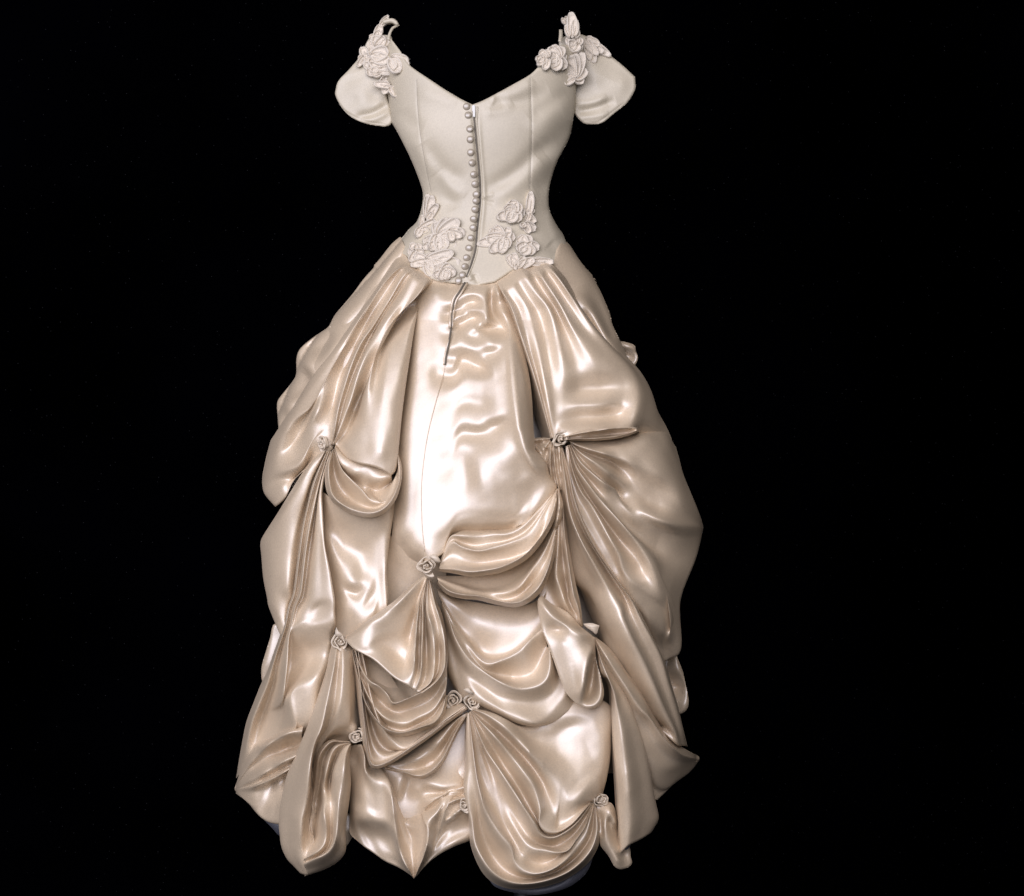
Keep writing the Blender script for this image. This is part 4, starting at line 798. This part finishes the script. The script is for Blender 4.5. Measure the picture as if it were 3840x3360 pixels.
def slab(name, cx, cy, key, w, h, t, lift, mat, parent, bev=.25):
    X, Y = gp('g', cx, cy); bm = bmesh.new(); bmesh.ops.create_cube(bm, size=1)
    for v in bm.verts: v.co = Vector((v.co.x*w*S, v.co.y*t*S, v.co.z*h*S))
    bmesh.ops.bevel(bm, geom=list(bm.edges), offset=bev*min(w, t)*S, segments=2, affect='EDGES')
    me = bpy.data.meshes.new(name); bm.to_mesh(me); bm.free()
    o = link(name, me, mat, parent); o.location = P(X, Y, depth(key, X, Y)+lift); return o
sl = slab('zip_slider', 952, 672, 'bodice', 11, 24, 8, 6, PLASTIC, dress)
pu = slab('zip_pull', 954, 702, 'bodice', 8, 26, 4, 9, PLASTIC, dress); 

# ------------------------------------------------------------------ raised floral applique
def petal_mesh(L, W, cup, rng):
    """corded outline, inner cord and midrib on a thin petal"""
    nu, nv = 20, 19; V = []; F = []
    for i in range(nu):
        t = i/(nu-1); tt = .03+.97*t; w = W*.68*max(0, 1-abs(2*tt**.8-1)**2.5)**.6+.8
        for k in range(nv):
            s = -1+2*k/(nv-1)
            g = lambda c, q, wd: math.exp(-((q-c)/wd)**2)
            rim = max(g(.80, abs(s), .19), g(.92, t, .08) if abs(s) < .85 else 0)
            rib = .85*g(0, s, .17)*(t < .62)*(1-.4*t)
            hgt = 10*max(rim, rib)-(6 if abs(s) > .98 or i == nu-1 else 0)+cup*t*t+.7*math.sin(t*55+s*9)
            V.append(((s*w+2.2*math.sin(t*3+rng))*S, -hgt*S, t*L*S))
    for i in range(nu-1):
        for k in range(nv-1): F.append((i*nv+k, i*nv+k+1, (i+1)*nv+k+1, (i+1)*nv+k))
    return mesh('petal', V, F)
def surf(keys, x, y):
    best = -1e9
    for k in keys:
        x0, y0, sp, D = SHEETS[k]
        gx, gy = (x-x0)/sp, (y-y0)/sp
        if 0 <= gx < D.shape[1]-1 and 0 <= gy < D.shape[0]-1:
            v = float(bil(D, gx, gy)); best = max(best, v)
    if len(keys) > 3: best = max(best, loft_depth(x, y))
    return best if best > -1e8 else 0.0
BEADV = []; BEADF = []
def bead(p, r):
    n = len(BEADV)
    for d in ((1,0,0),(-1,0,0),(0,1,0),(0,-1,0),(0,0,1),(0,0,-1)): BEADV.append(tuple(np.asarray(p)+np.array(d)*r))
    for f in ((0,4,3),(3,4,1),(1,4,2),(2,4,0),(3,5,0),(1,5,3),(2,5,1),(0,5,2)): BEADF.append(tuple(n+q for q in f))
KNOT = None
def flower(name, reg, cx, cy, petals, keys, lift=5, knot=9, beads=True):
    """petals: (tip x, tip y, width) in the zoom the flower was read from"""
    sc = REG[reg][2]; X, Y = gp(reg, cx, cy); D0 = surf(keys, X, Y)
    bm = bmesh.new(); bmesh.ops.create_uvsphere(bm, u_segments=14, v_segments=9, radius=knot*S)
    for v in bm.verts: v.co = Vector((v.co.x, v.co.y*.6, v.co.z))*(1+.18*math.sin(v.co.x*9000+v.co.z*7000))
    me = bpy.data.meshes.new(name); bm.to_mesh(me); bm.free(); me.polygons.foreach_set('use_smooth', [True]*len(me.polygons))
    c = link(name, me, LACE, dress); C = P(X, Y, D0+lift+4); c.location = C
    for i, (tx, ty, w) in enumerate(petals):
        if reg in 'pq': tx, ty = cx+(tx-cx)*1.12, cy+(ty-cy)*1.12
        TX, TY = gp(reg, tx, ty); dx, dy = TX-X, TY-Y; L = math.hypot(dx, dy); D1 = min(max(surf(keys, TX, TY), D0-18), D0+14)
        o = link('petal', petal_mesh(L, w/sc, random.uniform(-2, 4), random.uniform(0, 6)), LACE, c)
        ang = math.atan2(dx, -dy)
        tilt = math.atan2(D1-D0, L)
        zax = Vector((math.sin(ang)*math.cos(tilt), -math.sin(tilt), math.cos(ang)*math.cos(tilt))).normalized()
        yax = Vector((0, 1, 0)); xax = yax.cross(zax).normalized(); yax = zax.cross(xax)
        o.matrix_local = Matrix.Translation(Vector((0, -(i % 3)*1.6*S+2*S, 0))) @ Matrix((xax, yax, zax)).transposed().to_4x4()
        if beads:
            for t in np.linspace(.45, 1.0, 7):
                for s in (-1, 1):
                    if random.random() < .75:
                        bx = X+dx*t+s*(-dy/L)*w/sc*.52*math.sin(math.pi*min(t*.94, .97))**.6; by = Y+dy*t+s*(dx/L)*w/sc*.52*math.sin(math.pi*min(t*.94, .97))**.6
                        bead(P(bx, by, D0+(D1-D0)*t+lift+7), random.uniform(1.0, 1.9)*S)
    return c
HB = ['bodice']
flower('lace_bud', 'h', 500, 290, [(490,60,60),(545,80,70),(600,160,60),(560,240,50)], HB)
flower('lace_flower', 'h', 605, 450, [(575,310,95),(680,285,110),(790,310,110),(845,430,110),(765,560,95),(650,600,120),(540,590,110),(450,500,70)], HB, knot=12)
flower('lace_flower', 'h', 640, 780, [(560,740,60),(620,700,70),(710,720,70),(760,790,75),(700,850,70),(620,860,70),(550,820,60)], HB, knot=9)
flower('lace_flower', 'h', 560, 520, [(480,470,60),(560,440,65),(520,590,65),(450,560,60)], HB, knot=7)
flower('lace_leaf', 'h', 700, 420, [(770,380,60),(820,470,60),(740,510,60),(660,380,50)], HB)
flower('lace_leaf', 'h', 440, 385, [(575,300,60),(455,250,40),(395,470,60),(520,420,55)], HB)
flower('lace_flower', 'h', 390, 590, [(310,590,60),(350,510,55),(420,520,60),(470,620,60),(340,690,55)], HB, knot=7)
flower('lace_flower', 'h', 490, 680, [(370,630,70),(560,610,70),(740,610,95),(800,700,95),(770,800,100),(660,870,90),(540,830,80),(340,720,60)], HB, knot=10)
flower('lace_flower', 'h', 1280, 235, [(1210,170,90),(1290,120,90),(1350,160,85),(1390,240,80),(1340,320,80),(1240,340,90),(1130,300,80),(1190,240,80)], HB, knot=13)
flower('lace_leaf', 'h', 1420, 250, [(1440,40,60),(1465,200,45),(1480,330,50),(1400,350,40)], HB)
flower('lace_leaf', 'h', 1380, 350, [(1490,380,70),(1440,420,55),(1350,385,45)], HB)
flower('lace_flower', 'h', 1190, 480, [(1060,400,80),(1110,360,80),(1240,370,70),(1290,440,80),(1250,560,85),(1180,620,85),(1070,610,85),(950,530,75),(1030,460,80)], HB, knot=13)
flower('lace_flower', 'h', 1395, 540, [(1330,450,90),(1420,440,90),(1520,560,80),(1470,620,80),(1370,640,90),(1300,570,80)], HB, knot=11)
flower('lace_leaf', 'h', 1300, 740, [(1230,620,55),(1290,600,65),(1390,640,55),(1480,665,70),(1300,690,40)], HB)
flower('lace_leaf', 'h', 1440, 690, [(1560,665,55),(1650,690,60)], HB)
LK = ['bodice', 'sleeve_left']; RK = ['bodice', 'sleeve_right']
flower('lace_flower', 'p', 800, 890, [(1100,780,230),(1120,960,200),(950,1060,220),(640,860,170),(800,700,150)], LK, lift=10, knot=9)
flower('lace_flower', 'p', 1160, 940, [(1480,960,190),(1480,1080,210),(1330,1180,220),(1210,1150,150)], LK, lift=24, knot=7)
flower('lace_flower', 'p', 940, 1150, [(1180,1120,190),(1220,1190,150),(760,1030,170),(800,1230,180),(650,1000,190),(700,1180,150)], LK, lift=11, knot=9)
flower('lace_flower', 'p', 1080, 1370, [(1240,1300,190),(1230,1440,180),(1080,1480,190),(960,1300,190),(1090,1250,150)], LK, lift=10, knot=9)
flower('lace_leaf', 'p', 1150, 1460, [(1255,1670,110),(1000,1560,120),(850,1400,110)], LK, lift=9, knot=5)
flower('lace_leaf', 'p', 880, 700, [(760,560,150),(900,480,160),(1040,520,150),(1130,600,130),(700,640,150),(1000,720,140)], LK, lift=10, knot=6)
flower('lace_leaf', 'p', 660, 900, [(620,700,140),(560,960,130),(520,1060,90)], LK, lift=8, knot=5)
flower('lace_leaf', 'p', 860, 500, [(960,290,130),(760,490,90),(960,420,110)], LK, lift=6, knot=4)
flower('lace_leaf', 'p', 960, 300, [(1095,110,80),(1110,170,80)], LK, lift=6, knot=4)
flower('lace_leaf', 'q', 870, 450, [(850,50,150),(760,250,110),(930,170,120),(960,330,130)], RK, lift=8, knot=6)
flower('lace_leaf', 'q', 780, 230, [(690,140,60),(760,110,50)], RK, lift=8, knot=3)
flower('lace_flower', 'q', 920, 600, [(800,450,170),(900,410,170),(1000,480,150),(1010,680,160),(880,740,170),(780,600,150)], RK, lift=10, knot=8)
flower('lace_flower', 'q', 610, 830, [(450,680,170),(560,620,160),(680,640,160),(760,830,170),(720,1000,170),(580,1040,180),(440,960,160),(360,840,170)], RK, lift=10, knot=11)
flower('lace_leaf', 'q', 420, 840, [(320,800,110),(330,700,120),(420,690,110),(240,860,110),(270,950,100),(400,1030,110)], RK, lift=9, knot=5)
flower('lace_flower', 'q', 890, 1170, [(760,960,120),(850,820,140),(930,790,150),(1040,760,170),(1110,1040,150),(1060,1220,120),(600,1110,150),(590,1210,160),(720,1280,150)], RK, lift=10, knot=8)
flower('lace_leaf', 'q', 1100, 520, [(1240,900,140),(1160,860,110),(1290,780,120),(1380,730,130),(1500,770,120),(1320,600,130),(1230,520,120)], RK, lift=9, knot=5)
o = link('bead_trim', mesh('bead_trim', BEADV, BEADF, False), BEAD, dress); o['kind'] = 'stuff'
# shoulder loops
def strap(name, s, d0, w, th=3):
    q = spline(pts(s), False, 5); A = P(q[:, 0], q[:, 1], np.linspace(d0[0], d0[1], len(q)))
    V = []; F = []
    for i in range(len(A)):
        t = A[min(i+1, len(A)-1)]-A[max(i-1, 0)]; t = t/np.linalg.norm(t); u = np.cross(t, (0, 1, 0)); u /= np.linalg.norm(u)
        ww = q[i, 2] if q[i, 2] > 0 else w
        for (a, b) in ((-1, -1), (1, -1), (1, 1), (-1, 1)): V.append(A[i]+u*a*ww*.5*S+np.array((0, 1, 0))*b*th*S*.5)
    for i in range(len(A)-1):
        for k in range(4): F.append((i*4+k, i*4+(k+1) % 4, (i+1)*4+(k+1) % 4, (i+1)*4+k))
    F.append((3, 2, 1, 0)); n = len(A)*4; F.append((n-4, n-3, n-2, n-1))
    return link(name, mesh(name, V, F), BODICE, dress)
strap('shoulder_loop', "p 1110,560,10 1125,470,10 1160,380,9 1210,320,9 1320,278,4", (60, 20), 9)
strap('shoulder_loop', "p 1010,240,12 1100,215,12 1190,205,14 1250,240,13 1290,285,8", (10, 20), 12, 40)
strap('shoulder_loop', "q 665,330,12 668,430,14 650,540,12", (20, 60), 12, 4)

# ------------------------------------------------------------------ gathered roses
def rosette(reg, cx, cy, r, face=(0, 0), keys=None, d=None, seed=0, turns=2.6, squash=1.0):
    """a ribbon rolled and stitched into a crumpled rose"""
    rng = random.Random(seed); X, Y = gp(reg, cx, cy); R = r*S
    V = []; F = []; n = 110; prof = 7; ph = [rng.uniform(0, 6.3) for _ in range(8)]
    for i in range(n):
        t = i/(n-1); g = t*turns*2*math.pi+ph[0]
        rad = R*(.10+.86*t**.75)*(1+.11*math.sin(g*1.7+ph[1])+.08*math.sin(g*3.9+ph[2]))
        top = R*(.66-.40*t)*(1+.22*math.sin(g*2.6+ph[3])+.10*math.sin(g*6.1+ph[4]))
        for k in range(prof):
            s = k/(prof-1); curl = rad*(1+.30*s*s*(1+.6*math.sin(g*2.1+ph[5])))+R*.05*math.sin(s*5+g*3+ph[6])
            fold = -top*math.sin(min(1, s*1.15)*math.pi*.55)+R*.16*(1-s)
            V.append((curl*math.cos(g)*.84+R*.06*math.sin(g*.5+ph[7]), fold, curl*math.sin(g)*.84*squash))
    for i in range(n-1):
        for k in range(prof-1): F.append((i*prof+k, i*prof+k+1, (i+1)*prof+k+1, (i+1)*prof+k))
    me = mesh('fabric_rose', V, F); o = link('fabric_rose', me, ROSE, dress)
    md = o.modifiers.new('fold', 'SOLIDIFY'); md.thickness = R*.14; md.offset = 0
    dd = d if d is not None else surf(keys, X, Y)
    o.location = P(X, Y, dd); o.rotation_euler = (math.radians(face[1]), 0, math.radians(face[0]))
    tube('rose_bud', [(0, R*.1, 0), (R*.03, -R*.35, 0), (R*.08, -R*.60, R*.05)], [R*.22, R*.20, R*.08], ROSE, o, 10)
    return o
SK = [k for k in SHEETS if k not in ('bodice', 'sleeve_left', 'sleeve_right')]
rosette('c', 720, 368, 30, (-55, 10), SK, seed=1)
rosette('d', 775, 335, 31, (15, 0), SK, seed=2)
rosette('m', 462, 500, 36, (-8, 8), SK, seed=3)
rosette('e', 850, 228, 32, (10, -25), SK, seed=4)
rosette('e', 982, 935, 28, (0, 15), SK, seed=5)
rosette('f', 82, 300, 31, (-10, 0), SK, seed=6)
rosette('f', 225, 312, 28, (12, -8), SK, seed=7)
rosette('f', 1205, 1062, 32, (35, -10), SK, seed=8, squash=.8)
rosette('e', 1812, 1470, 24, (-20, 0), SK, seed=9)
def leaf(s, key_d, th=6):
    pl = spline(pts(s), True, 5); x, y = pl[:, 0], pl[:, 1]; n = len(pl); cx, cy = x.mean(), y.mean()
    V = list(P(x, y, key_d+0*x))+list(P(x, y, key_d-th+0*x))+[P(cx, cy, key_d+5), P(cx, cy, key_d-th)]; F = []
    for i in range(n):
        j = (i+1) % n; F.append((i, 2*n, j)); F.append((n+i, n+j, 2*n+1)); F.append((i, j, n+j, n+i))
    return link('ribbon_leaf', mesh('ribbon_leaf', V, F), ROSE, dress)
def dmax(s):
    q = pts(s)[0]; return surf(SK, q[0], q[1])
leaf("e 822,105! 835,130 862,155 880,178 850,180 815,170 812,140", dmax("e 850,228")+10)
leaf("r 545,552! 640,545 726,572! 710,620 690,668 640,630 580,590", dmax("r 640,600")+18)
leaf("m 475,425! 510,405 550,425 575,470 540,475 500,445", dmax("m 500,450")+12)
leaf("f 160,215! 195,205 235,240 225,255 180,235", dmax("f 200,240")+14)

# every part hangs from the gown's empty, which stands at its hem
for o in list(dress.children):
    o.matrix_parent_inverse = _Tinv
for o in list(stand.children): pass
